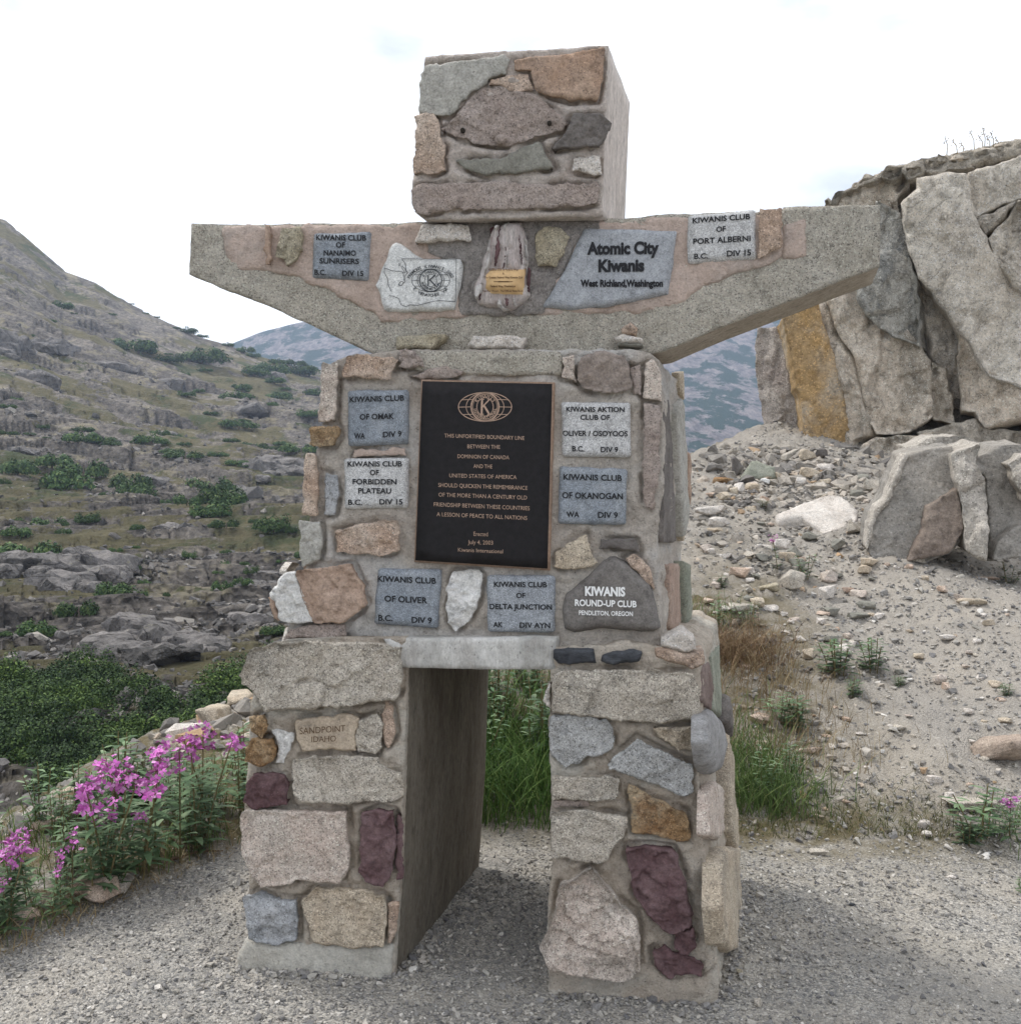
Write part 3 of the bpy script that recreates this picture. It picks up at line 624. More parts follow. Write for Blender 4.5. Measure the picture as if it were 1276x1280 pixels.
plaque(z3, [(295, 155), (612, 128), (618, 358), (300, 380)], PA, p_light, [("KIWANIS CLUB", 318, 585, 195, 174, 24), ("OF", 428, 472, 235, 232, 24), ("PORT ALBERNI", 320, 587, 292, 277, 25), ("B.C.", 325, 390, 361, 358, 24), ("DIV 15", 477, 590, 349, 343, 26)])
plaque((0, 0, 1), [(730, 288), (780, 288), (845, 291), (841, 330), (835, 369), (800, 377), (760, 384), (715, 388), (678, 385), (690, 366), (703, 345), (718, 312)], PA, p_atomic, [("Atomic City", 734, 823, 320.5, 319.5, 14), ("Kiwanis", 748, 805, 342, 341, 14), ("West Richland,Washington", 726, 828, 360.5, 360.5, 8)], bold=.05, proud=.03)
plaque(z4, [(340, 220), (582, 218), (580, 435), (342, 440)], PT, p_blue, [("KIWANIS CLUB", 352, 568, 268, 261, 21), ("OF OMAK", 392, 528, 337, 333, 21), ("WA", 370, 413, 412, 412, 21), ("DIV 9", 484, 558, 407, 403, 21)])
plaque(z4, [(325, 490), (582, 488), (580, 690), (328, 692)], PT, p_light, [("KIWANIS CLUB", 344, 560, 523, 522, 20), ("OF", 432, 468, 557, 557, 20), ("FORBIDDEN", 364, 538, 593, 594, 20), ("PLATEAU", 386, 517, 629, 630, 20), ("B.C.", 346, 402, 675, 675, 20), ("DIV 15", 470, 562, 673, 673, 20)])
plaque(z4, [(460, 928), (712, 932), (700, 1168), (445, 1150)], PT, p_blue, [("KIWANIS CLUB", 463, 695, 979, 988, 22), ("OF OLIVER", 490, 660, 1058, 1066, 23), ("B.C.", 466, 522, 1134, 1136, 22), ("DIV 9", 598, 678, 1142, 1145, 22)])
plaque(z5, [(325, 268), (603, 265), (600, 487), (330, 482)], PT, p_light, [("KIWANIS AKTION", 346, 577, 305, 307, 19), ("CLUB OF", 402, 520, 337, 338, 19), ("OLIVER / OSOYOOS", 332, 590, 401, 403, 20), ("B.C.", 370, 418, 462, 463, 20), ("DIV 9", 483, 552, 466, 466, 20)])
plaque(z5, [(318, 522), (588, 532), (585, 755), (312, 750)], PT, p_blue, [("KIWANIS CLUB", 335, 567, 575, 580, 22), ("OF OKANOGAN", 330, 571, 648, 653, 23), ("WA", 347, 398, 724, 724, 22), ("DIV 9", 472, 551, 726, 727, 22)])
plaque(z5, [(30, 955), (300, 957), (300, 1185), (32, 1180)], PT, p_mid, [("KIWANIS CLUB", 60, 270, 1000, 1002, 20), ("OF", 148, 184, 1044, 1044, 19), ("DELTA JUNCTION", 43, 290, 1088, 1091, 20), ("AK", 57, 95, 1160, 1160, 20), ("DIV AYN", 162, 283, 1162, 1164, 20)])
# dark triangular river stone with white lettering
o = slab('plaque_stone', T(z5, [(520, 882), (545, 880), (575, 895), (600, 920), (680, 990), (708, 1090), (720, 1165), (690, 1182), (560, 1172), (470, 1167), (380, 1185), (340, 1170), (328, 1090), (345, 1030), (430, 962), (495, 897)]), PT, cobble, mon, proud=.045, rough=.0007, res=.009, bevel=.03, h0=.25, jit=.002, label='dark rounded triangular stone with white lettering')
I = Ink(); I.line("KIWANIS", 422, 580, 1031, 1034, 33, .045); I.line("ROUND-UP CLUB", 382, 625, 1072, 1078, 24, .03); I.line("PENDLETON, OREGON", 398, 610, 1108, 1113, 17, .02)
I.build('lettering', z5, PT, .0485, whitep, o)
I = Ink(); I.line("SANDPOINT", 257, 417, 381, 371, 22, .0); I.line("IDAHO", 298, 384, 409, 406, 20, .0); I.build('lettering', z6, PL, .0435, brownink, [c for c in mon.children if c.name.startswith('stone') and c.active_material == tanslab][0])
# state-map plaque
zm = (465, 295, 10.633)
o = slab('plaque', T(zm, [(345, 105), (390, 120), (480, 180), (600, 270), (720, 320), (900, 325), (1080, 320), (1195, 318), (1215, 370), (1210, 500), (1190, 650), (1150, 810), (1125, 900), (1112, 1000), (900, 1012), (640, 1018), (400, 1022), (240, 1025), (180, 1000), (150, 890), (125, 780), (65, 670), (110, 580), (150, 460), (215, 330), (245, 200), (290, 130)]), PA, p_map, mon, proud=.034, back=.02, rough=.0007, bevel=.005, res=.009, jit=.002, rnd=.1, label='white granite slab engraved with a state map and club emblem')
I = Ink()
I.ribbon([(430, 335), (800, 340), (1145, 342), (1135, 880), (1130, 900)], 6); I.ribbon([(430, 335), (475, 400), (480, 480), (505, 520), (472, 560), (470, 640), (440, 665), (425, 690), (385, 680), (400, 650), (430, 630), (450, 650)], 7)
I.ribbon([(455, 620), (452, 560), (445, 510), (400, 503), (290, 490), (200, 455), (200, 520), (240, 590), (250, 670), (290, 765)], 7)
I.ribbon([(420, 440), (440, 430), (490, 500), (470, 520), (420, 440)], 6)
I.ribbon([(260, 822), (310, 825), (390, 860), (420, 940), (480, 965), (540, 940), (630, 950), (770, 915), (850, 893), (920, 885), (1130, 900)], 7); I.ellipse(395, 412, 10, 16, 5, k=14)
def emblem(I, cx, cy, k, w=6):
    I.ellipse(cx, cy, 250 * k, 150 * k, w); I.ellipse(cx, cy, 175 * k, 148 * k, w); I.ellipse(cx, cy, 145 * k, 145 * k, w * 2); I.ellipse(cx, cy, 80 * k, 80 * k, w)
    for dy, x0, x1 in ((0, 140, 250), (-75, 120, 215), (75, 120, 215)):
        for sg in (-1, 1): I.ribbon([(cx + sg * x0 * k, cy + dy * k), (cx + sg * x1 * k, cy + dy * k)], w)
    I.arc_text("KIWANIS", cx, cy, 112 * k, 112 * k, -145, -35, 34 * k); I.arc_text("INTERNATIONAL", cx, cy, 112 * k, 112 * k, 165, 15, 34 * k, flip=True)
emblem(I, 808, 620, 1.0, 6)
for a, b in (((775, 560), (775, 685)), ((865, 550), (790, 620)), ((800, 615), (870, 690))): I.ribbon([a, b], 16)
I.arc_text("FREMONT KIWANIS 2002", 808, 640, 300, 205, -162, -20, 40); I.arc_text("E. WENATCHEE, WA", 808, 600, 265, 215, 142, 40, 38, flip=True)
I.build('lettering', zm, PA, .0365, ink2, o)
# little brass plate
zw = (590, 275, 10.67)
o = slab('brass_plate', T(zw, [(187, 685), (738, 685), (722, 1055), (178, 1055)]), PA, brass, mon, proud=.074, back=-.045, bevel=.002, res=.02, rough=0, jit=0, rnd=0, h0=.5)
I = Ink()
for l in (("Kiwanis Club of Federal Way", 265, 650, 745, 745, 26), ("&", 445, 465, 792, 792, 24), ("The Greater Federal Way Kiwanis Club", 205, 708, 845, 845, 26), ("Federal Way, Washington", 288, 612, 960, 960, 26), ("Petrified Wood - The Official State Rock", 186, 712, 1022, 1022, 26)): I.line(*l, .02)
I.ribbon([(330, 888), (575, 888)], 8); I.ribbon([(390, 888), (520, 888)], 14); I.build('lettering', zw, PA, .0752, brownink, o)
# bronze plaque
o = slab('bronze_plaque', T(z8, [(140, 75), (955, 92), (925, 1245), (95, 1192)]), PT, bronze, mon, proud=.034, back=.03, bevel=.003, res=.03, rough=0, jit=0, rnd=0, h0=.6, label='large dark bronze plaque with raised lettering')
slab('field', T(z8, [(151, 88), (940, 105), (911, 1230), (108, 1180)]), PT, bronze_dk, o, proud=.0352, back=.01, bevel=.001, res=.04, rough=0, jit=0, rnd=0, h0=1)
I = Ink()
for l in (("THIS UNFORTIFIED BOUNDARY LINE", 280, 778, 432, 448, 26), ("BETWEEN THE", 420, 630, 498, 502, 26), ("DOMINION OF CANADA", 360, 686, 558, 566, 26), ("AND THE", 457, 583, 618, 621, 26), ("UNITED STATES OF AMERICA", 310, 731, 675, 686, 26), ("SHOULD QUICKEN THE REMEMBRANCE", 243, 797, 733, 752, 27), ("OF THE MORE THAN A CENTURY OLD", 245, 794, 792, 811, 27), ("FRIENDSHIP BETWEEN THESE COUNTRIES", 216, 810, 851, 876, 27), ("A LESSON OF PEACE TO ALL NATIONS", 233, 795, 911, 935, 27), ("Erected", 458, 556, 1031, 1034, 28), ("July 4, 2003", 423, 587, 1081, 1086, 28), ("Kiwanis International", 363, 648, 1127, 1138, 26)):
    I.line(l[0], l[1] + 6, l[2] - 6, l[3] - 1, l[4] - 1, l[5] * .88, .0)
ke = 88 / 150
I.ellipse(533, 245, 162, 88, 5); I.ellipse(533, 245, 115, 86, 4); I.ellipse(533, 245, 84, 86, 9); I.ellipse(533, 245, 74, 76, 3); I.ellipse(533, 245, 50, 56, 4)
for dy, x0, x1 in ((0, 84, 162), (-45, 70, 138), (45, 70, 138)):
    for sg in (-1, 1): I.ribbon([(533 + sg * x0, 245 + dy), (533 + sg * x1, 245 + dy + 2)], 4)
I.arc_text("KIWANIS", 533, 245, 63, 66, -145, -35, 16); I.arc_text("INTERNATIONAL", 533, 245, 63, 66, 168, 12, 16, flip=True)
for a, b, w_ in (((515, 198), (512, 290), 12), ((562, 198), (516, 246), 8), ((526, 236), (560, 292), 12), ((504, 198), (526, 199), 5), ((502, 290), (524, 290), 5), ((548, 198), (572, 198), 5), ((548, 292), (572, 292), 5)): I.ribbon([a, b], w_)
I.build('lettering', z8, PT, .0368, bronze, o)
# cobble lettering

# ------------------------------------------------------------------ terrain: the near ground
def gray_hit(px, py): return hit(px, py, np.zeros(3), np.array([0, 0, 1.0]))
RIM = [(-6.5, -8), (-3.6, -3), (-2.8, 2.2), (-2.16, 4.15), (-1.78, 6.3), (-.2, 8.4), (1.7, 10.4), (3.0, 12.8), (6.5, 17.5), (16, 26), (60, 60)]
def rim_signed(X, Y):
    best = np.full(X.shape, 1e9); sg = np.zeros(X.shape)
    for (x1, y1), (x2, y2) in zip(RIM[:-1], RIM[1:]):
        dx, dy = x2 - x1, y2 - y1; L = dx * dx + dy * dy
        t = np.clip(((X - x1) * dx + (Y - y1) * dy) / L, 0, 1); qx, qy = x1 + t * dx, y1 + t * dy
        d = np.hypot(X - qx, Y - qy); cr = dx * (Y - y1) - dy * (X - x1)
        m = d < best; best = np.where(m, d, best); sg = np.where(m, np.sign(cr), sg)
    return best * sg          # positive beyond the rim (to the left / behind)
E0, E1 = gray_hit(0, 1193), gray_hit(300, 1062)
def edge_x(Y):
    t = (Y - E0[1]) / (E1[1] - E0[1]); return E0[0] + t * (E1[0] - E0[0]) + .5 * np.maximum(t - 1, 0)
def ground_z(X, Y, fine=True):
    X = np.asarray(X, float); Y = np.asarray(Y, float)
    s = .05 + .225 * sm(-1.5, .4, X)
    toe = 4.12 + .10 * np.sin(X * 1.7) + .12 * sm(1.5, 3.0, X) * np.sin(X * 3.1)
    r = np.maximum(Y - toe, 0); rise = s * (r - .12 * (1 - np.exp(-r / .12)))
    rise = np.where(r > 9, s * 9 + (r - 9) * .12, rise)
    z = rise
    bank = sm(0, .25, edge_x(Y) - X) * sm(0, .3, -rim_signed(X, Y)); z = z + .07 * bank * (1 - sm(6, 8, Y))
    rd = rim_signed(X, Y); ob = np.maximum(rd, 0)
    z = z - .95 * (ob - .25 * (1 - np.exp(-ob / .25)))
    z = np.where(z < -26, -26, z)
    P = np.c_[X.ravel(), Y.ravel(), np.zeros(X.size)]
    n1 = fbm(P * 1.3, 3, 4).reshape(X.shape); am = .018 + .05 * sm(0, 1.2, r) + .10 * sm(0, 1, ob)
    z = z + n1 * am
    if fine:
        z = z + .006 * fbm(P * 22, 9, 3).reshape(X.shape) * (1 + 2.2 * sm(0, .5, r) + 3 * sm(0, .5, ob) + 2 * bank)
    return z
def ground_hit(px, py, t0=2.0, t1=24.0):
    d = ray(px, py); t = np.arange(t0, t1, .012); P = EYE + t[:, None] * d
    g = ground_z(P[:, 0], P[:, 1], False); w = np.where(P[:, 2] < g)[0]
    return P[w[0]] if len(w) else P[-1]
def axis(lo, hi, step, far_lo, far_hi, n=26):
    a = np.arange(lo, hi + 1e-6, step)
    l = lo - (np.geomspace(step, lo - far_lo, n))[::-1]; h = hi + np.geomspace(step, far_hi - hi, n)
    return np.concatenate([l, a, h])
def grid_faces(nx, ny):
    i = np.arange(nx - 1)[None, :] + np.arange(ny - 1)[:, None] * nx
    return np.stack([i, i + 1, i + 1 + nx, i + nx], -1).reshape(-1, 4)
def attr(me, name, vals):
    a = me.attributes.new(name, 'FLOAT', 'POINT'); a.data.foreach_set('value', np.asarray(vals, np.float32).ravel())
gx, gy = axis(-3.2, 7.5, .033, -45, 70), axis(1.6, 14.0, .04, -40, 75)
GX, GY = np.meshgrid(gx, gy); GZ = ground_z(GX, GY)
gv = np.c_[GX.ravel(), GY.ravel(), GZ.ravel()]
# ground material: packed gravel, dust, scree, soil and moss by attribute
def ground_mat():
    m, t, bs = new_mat('gravel_ground'); tcn = N(t, 'ShaderNodeTexCoord'); v = tcn.outputs['Object']
    def A(n):
        a = N(t, 'ShaderNodeAttribute'); a.attribute_name = n; return a.outputs['Fac']
    k1 = voro(t, v, 95); k2 = voro(t, v, 210)
    stops = [(.0, (.11, .11, .11)), (.18, (.19, .185, .175)), (.45, (.29, .275, .25)), (.7, (.37, .345, .305)), (.9, (.45, .42, .37)), (1.0, (.58, .55, .50))]
    c1, c2 = ramp(t, k1, stops), ramp(t, k2, stops)
    c = mixc(t, ramp(t, noise(t, v, 55, 2), [(.45, 0.0), (.55, 1.0)]), c1, c2)
    dust = ramp(t, noise(t, v, 1.6, 6, .62), [(.42, 0.0), (.62, 1.0)])
    c = mixc(t, mth(t, 'MULTIPLY', dust, .6), c, (.42, .375, .31))
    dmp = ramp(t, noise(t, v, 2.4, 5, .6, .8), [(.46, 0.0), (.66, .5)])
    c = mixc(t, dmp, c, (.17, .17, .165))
    sc = A('scree'); c = mixc(t, mth(t, 'MULTIPLY', sc, .55), c, mixc(t, noise(t, v, 2.2, 6, .6), (.30, .265, .225), (.39, .345, .29)))
    so_ = mth(t, 'MULTIPLY', A('soil'), ramp(t, noise(t, v, 6, 6, .7), [(.33, 0.0), (.55, 1.0)]))
    c = mixc(t, so_, c, mixc(t, noise(t, v, 14, 5, .6), (.09, .075, .04), (.18, .145, .08)))
    t.links.new(c, bs.inputs['Base Color']); bs.inputs['Roughness'].default_value = .92; bs.inputs['Specular IOR Level'].default_value = .2
    d1 = voro(t, v, 95, 'Distance'); d2 = voro(t, v, 210, 'Distance')
    p = bump(t, bs, mth(t, 'SUBTRACT', 1.0, d1), .007, .9); p = bump(t, bs, mth(t, 'SUBTRACT', 1.0, d2), .003, .8, p)
    bump(t, bs, noise(t, v, 9, 8, .6), .03, .5, p); return m
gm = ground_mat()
def scree_of(X, Y): return sm(0, .6, Y - 4.2) * (X > -1)
def soil_of(X, Y):
    b = sm(-.02, .12, edge_x(Y) - X) * (Y < 7)
    toe = np.exp(-((Y - 4.45) / .33) ** 2) * sm(.0, .5, X) * (1 - .75 * sm(1.6, 2.6, X))
    strip = np.exp(-((Y - (5.6 + (X - 1.0) * 1.2)) / 1.5) ** 2) * sm(.3, .8, X) * (1 - sm(1.7, 2.4, X)) * .9
    door = np.exp(-((Y - 5.1) / .9) ** 2) * (1 - sm(1.0, 1.5, X)) * (Y > 4.2)
    return np.clip(np.maximum.reduce([b, toe, strip, door, sm(.05, .8, rim_signed(X, Y))]), 0, 1)
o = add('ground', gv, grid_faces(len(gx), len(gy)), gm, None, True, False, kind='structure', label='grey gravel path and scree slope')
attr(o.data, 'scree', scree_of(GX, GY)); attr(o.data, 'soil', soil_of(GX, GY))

# ------------------------------------------------------------------ terrain: the far hillside across the gully, and the mountain beyond
RID = np.array([(-1400, 60), (-500, 120), (-250, 185), (0, 276), (26, 297), (76, 339), (113, 353), (159, 381), (194, 397), (247, 420), (282, 430), (310, 441), (353, 454), (402, 464), (600, 500), (860, 570), (930, 592), (1000, 612), (1300, 640), (2400, 640)], float)
def hill_py(px, Y):
    r = np.interp(px, RID[:, 0], RID[:, 1])
    near = np.interp(np.log(Y), np.log([10, 14, 22, 35, 60, 100]), [1420, 1180, 1000, 850, 742, 645])
    w = np.interp(Y, [100, 180, 280, 400], [0, .38, .72, 1])
    far = 645 + (r - 645) * w
    p = np.where(Y <= 100, near, far)
    return p + np.maximum(Y - 400, 0) * 1.1
def hill_z(px, Y):
    return 1.5 + (615 + .0297 * (px - 638) - hill_py(px, Y)) / F * Y
def hill_point(px, py):
    Ys = np.geomspace(12, 400, 700); q = hill_py(np.full(Ys.shape, float(px)), Ys); i = int(np.argmin(np.abs(q - py)))
    return np.array([(px - 638) / F * Ys[i], Ys[i], hill_z(float(px), Ys[i])])
def ph(a): return np.concatenate([np.linspace(-2600, -140, 90), np.linspace(-135, 480, 520), np.linspace(485, 1500, 230), np.linspace(1520, 2500, 30)])
hx = ph(0); hy = np.geomspace(11, 560, 660)
HX, HY = np.meshgrid(hx, hy); HZ = hill_z(HX, HY); XX = (HX - 638) / F * HY
l = np.log(HY)
c4, ox4, oy4, bd4 = cells(XX / 15 + .12 * l * 10, HY / 9, 3); c1, ox1, oy1, bd1 = cells(XX / 4.2, HY / 2.4, 4); c0, ox0, oy0, bd0 = cells(XX / 1.5, HY / .85, 8)
P3 = np.c_[XX.ravel(), HY.ravel(), np.zeros(XX.size)]
big = fbm(P3 / np.array([60, 26, 1]), 21, 5).reshape(XX.shape); med = fbm(P3 / np.array([20, 8, 1]), 31, 4).reshape(XX.shape)
veg = sm(-.10, .55, fbm(P3 / np.array([20, 13, 1]), 77, 6, .68).reshape(XX.shape) + .05)          # 1 = heath and moss, 0 = bare rock
rk = 1 - .65 * veg
near = 1 - sm(90, 220, HY); edge_t = 1 - sm(330, 395, HY) * .75
amp = np.clip(HY / 60, .45, 3.2)
dz = amp * (.62 * big + .30 * med) * edge_t
dz += rk * amp * .55 * ((c4 - .5) * 1.5 + .5 * (ox4 - .6 * oy4)) * edge_t
dz += rk * near * (.50 * (c1 - .5) + .30 * (ox1 * .4 - oy1)) * np.clip(HY / 45, .4, 1.5)
dz += rk * (1 - sm(40, 90, HY)) * .25 * (c0 - .5)
tk_ = HY / 5.5 * (60 / HY) ** .55 + 1.6 * big + 1.1 * med; fr = tk_ - np.floor(tk_)
dz += (sm(.72, .98, fr) - fr + .2) * amp * .55 * (.35 + .65 * rk) * edge_t * (1 - .6 * sm(110, 200, HY))
crk = np.exp(-(bd1 / .06) ** 2) * rk * near + .8 * np.exp(-(bd4 / .05) ** 2) * rk
HZ = HZ + dz * (1 - sm(395, 430, HY) * .5) - .35 * crk * np.clip(HY / 60, .3, 1.2)
def hill_mat():
    m, t, bs = new_mat('rocky_hillside'); v = N(t, 'ShaderNodeTexCoord').outputs['Object']; mp = N(t, 'ShaderNodeMapping'); mp.inputs['Scale'].default_value = (.8, .42, 1); t.links.new(v, mp.inputs[0]); v = mp.outputs[0]
    def A(n):
        a = N(t, 'ShaderNodeAttribute'); a.attribute_name = n; return a.outputs['Fac']
    r = mixc(t, ramp(t, noise(t, v, .09, 8, .65), [(.38, 0.0), (.62, 1.0)]), (.135, .123, .115), (.255, .232, .208))
    r = mixc(t, ramp(t, noise(t, v, 1.1, 9, .78), [(.38, 0.0), (.5, .4), (.64, 1.0)]), mixc(t, 1.0, r, (.42, .42, .43), 'MULTIPLY'), mixc(t, 1.0, r, (1.55, 1.5, 1.42), 'MULTIPLY'))
    r = mixc(t, ramp(t, noise(t, v, .22, 9, .72, .4), [(.53, 0.0), (.61, .55)]), r, (.36, .315, .20))
    h = mixc(t, ramp(t, noise(t, v, .5, 8, .7), [(.35, 0.0), (.62, 1.0)]), (.095, .088, .042), (.175, .15, .082))
    h = mixc(t, ramp(t, noise(t, v, .10, 7, .68), [(.50, 0.0), (.57, .85)]), h, (.055, .075, .028))
    w = mth(t, 'ADD', A('veg'), mth(t, 'MULTIPLY', mth(t, 'SUBTRACT', noise(t, v, .9, 8, .75), .5), 2.4))
    c = mixc(t, ramp(t, w, [(.56, 0.0), (.84, .9)]), r, h)
    c = mixc(t, mth(t, 'MULTIPLY', A('crack'), .55), c, (.05, .045, .04))
    t.links.new(c, bs.inputs['Base Color']); bs.inputs['Roughness'].default_value = .95; bs.inputs['Specular IOR Level'].default_value = .1
    p = bump(t, bs, noise(t, v, 1.1, 12, .78), .9, 1.0)
    bump(t, bs, voro(t, v, 2.3, 'Distance'), .25, .8, p); return m
o = add('hillside', np.c_[XX.ravel(), HY.ravel(), HZ.ravel()], grid_faces(len(hx), len(hy)), hill_mat(), None, True, False, kind='structure', label='rocky hillside across the gully')
attr(o.data, 'veg', veg); attr(o.data, 'crack', np.clip(crk, 0, 1))
MR = np.array([(-3000, 400), (-1000, 400), (0, 440), (200, 455), (290, 428), (320, 416), (340, 411), (366, 404), (410, 396), (500, 370), (600, 350), (800, 345), (900, 352), (1000, 360), (1300, 420), (1800, 380), (3400, 300)], float)
mx_, my_ = np.linspace(-1300, 2500, 420), np.linspace(560, 1600, 180)
MX, MY = np.meshgrid(mx_, my_); rr = np.interp(MX, MR[:, 0], MR[:, 1])
mpy = np.where(MY < 1500, 655 + (rr - 655) * ((MY - 560) / 940) ** .8, rr + (MY - 1500) * .3)
MXX = (MX - 638) / F * MY; MZ = 1.5 + (615 + .0297 * (MX - 638) - mpy) / F * MY
MP = np.c_[MXX.ravel(), MY.ravel(), np.zeros(MX.size)]
MZ = MZ + (fbm(MP / np.array([90, 300, 1]), 55, 6, .5).reshape(MX.shape) * 5) * (1 - .7 * sm(1300, 1480, MY))
def mount_mat():
    m, t, bs = new_mat('far_mountainside'); v = N(t, 'ShaderNodeTexCoord').outputs['Object']
    mp = N(t, 'ShaderNodeMapping'); mp.inputs['Scale'].default_value = (1, .24, 1); t.links.new(v, mp.inputs[0]); v = mp.outputs[0]
    r = mixc(t, ramp(t, noise(t, v, .11, 10, .75), [(.38, 0.0), (.62, 1.0)]), (.085, .076, .076), (.29, .25, .235))
    mp2 = N(t, 'ShaderNodeMapping'); mp2.inputs['Scale'].default_value = (.62, 1, 1); t.links.new(v, mp2.inputs[0]); hn = noise(t, mp2.outputs[0], .045, 10, .70, .3); sp = N(t, 'ShaderNodeSeparateXYZ'); t.links.new(v, sp.inputs[0])
    hh = mth(t, 'ADD', hn, mth(t, 'MULTIPLY', sp.outputs[2], -.00022))
    c = mixc(t, ramp(t, hh, [(.465, 0.0), (.495, .95)]), r, (.020, .042, .024))
    t.links.new(c, bs.inputs['Base Color']); bs.inputs['Roughness'].default_value = 1; bs.inputs['Specular IOR Level'].default_value = 0
    bump(t, bs, noise(t, v, .1, 10, .75), 5, 1.0); return m
add('mountain', np.c_[MXX.ravel(), MY.ravel(), MZ.ravel()], grid_faces(len(mx_), len(my_)), mount_mat(), None, True, False, kind='structure', label='distant blue mountainside')
# valley floor that carries the setting to the horizon
vx = np.linspace(-2600, 2600, 40); VX, VY = np.meshgrid(vx, vx)
VZ = np.full(VX.shape, -44.0)
add('valley_floor', np.c_[VX.ravel(), VY.ravel(), VZ.ravel()], grid_faces(40, 40), flat('valley_heath', (.10, .11, .06), .95, 0, .3, .02), None, True, False, kind='structure')

# ------------------------------------------------------------------ shrubs
def leaf_mat(name, c1, c2, c3=None, mott=None):
    m, t, bs = new_mat(name); g = N(t, 'ShaderNodeNewGeometry'); r = g.outputs['Random Per Island']
    st = [(0, c1), (.7, c2), (1, c3 or c2)]
    c = ramp(t, r, st); oi = N(t, 'ShaderNodeObjectInfo')
    c = mixc(t, 1.0, c, ramp(t, oi.outputs['Random'], [(0, .72), (1, 1.25)]), 'MULTIPLY')
    if mott:
        v = N(t, 'ShaderNodeTexCoord').outputs['Object']; c = mixc(t, 1.0, c, ramp(t, noise(t, v, mott, 5, .6), [(.36, (.5, .55, .6)), (.5, (1, 1, 1)), (.64, (1.9, 1.75, 1.3))]), 'MULTIPLY')
    t.links.new(c, bs.inputs['Base Color']); bs.inputs['Roughness'].default_value = .75; bs.inputs['Specular IOR Level'].default_value = .2
    return m
conif = leaf_mat('conifer_needles', (.025, .055, .02), (.06, .105, .032), (.12, .165, .05))
willow = leaf_mat('willow_leaves', (.035, .06, .02), (.07, .11, .03), (.12, .16, .06))
bark = flat('grey_bark', (.13, .105, .085), .9, 0, .3, 60)
def leafcloud(rg, lumps, n, size, flatk=.6):
    """n small leaf faces through the volume of several lumps (x,y,z,rx,ry,rz)"""
    w = np.array([l_[3] * l_[4] for l_ in lumps]); idx = rg.choice(len(lumps), n, p=w / w.sum()); L = np.array(lumps)[idx]
    d = rg.normal(0, 1, (n, 3)); d[:, 2] = np.abs(d[:, 2]) - .15; d /= np.linalg.norm(d, axis=1)[:, None]
    r = rg.uniform(.55, 1.08, (n, 1)) ** .6
    c = L[:, :3] + d * r * L[:, 3:6]
    a = rg.normal(0, 1, (n, 3)); a = np.cross(d + rg.normal(0, .6, (n, 3)), a); a /= np.linalg.norm(a, axis=1)[:, None]
    b = np.cross(a, d); b /= np.maximum(np.linalg.norm(b, axis=1), 1e-6)[:, None]
    s = size * rg.uniform(.5, 1.4, (n, 1))
    V = np.stack([c - a * s, c - b * s * flatk, c + a * s, c + b * s * flatk], 1).reshape(-1, 3)
    return V, np.arange(n * 4).reshape(-1, 4)
rg = np.random.RandomState(11)
bush_me = []
for k in range(6):
    lumps = [(rg.uniform(-.36, .36), rg.uniform(-.2, .2), rg.uniform(0, .07), rg.uniform(.13, .24), rg.uniform(.13, .2), rg.uniform(.12, .26)) for _ in range(9)]
    V, Fq = leafcloud(rg, lumps, 1500, .030); me = mesh_np('foliage', V, Fq, False); me.materials.append(conif); bush_me.append(me)
tr_me = mesh_np('trunk', *(lambda a: (a, [(0, 1, 4, 3), (1, 2, 5, 4), (2, 0, 3, 5)]))(np.array([(.03, 0, -.12), (-.015, .026, -.12), (-.015, -.026, -.12), (.012, 0, .16), (-.006, .01, .16), (-.006, -.01, .16)])), False); tr_me.materials.append(bark)
def hill_surface(px, py):
    p = hill_point(px, py); i = min(range(len(hy)), key=lambda j: abs(hy[j] - p[1])) if False else int(np.searchsorted(hy, p[1])); j = int(np.searchsorted(hx, px))
    i = min(i, len(hy) - 1); j = min(j, len(hx) - 1); return np.array([XX[i, j], HY[i, j], HZ[i, j]])
def bush(px, py, wpx, label='low dark green conifer shrub spread over the rocky hillside', group='shrubs on the hillside', hk=1.0):
    p = hill_surface(px, py + wpx * .10); w = wpx * p[1] / F
    p = p + np.array((0, 0, .05 * w)); root = empty('conifer_shrub', tuple(p), label, 'shrub', group)
    root.rotation_euler.z = rg.uniform(-.5, .5) + (3.14 if rg.rand() < .5 else 0); root.scale = (w, w, w * rg.uniform(.95, 1.4) * hk * (.7 if p[1] > 150 else 1))
    f = bpy.data.objects.new('foliage', bush_me[rg.randint(6)]); COL.objects.link(f); f.parent = root
    tk = bpy.data.objects.new('trunk', tr_me); COL.objects.link(tk); tk.parent = root
    return root
b1 = (0, 260, 2.8356); b2 = (0, 600, 3.19)
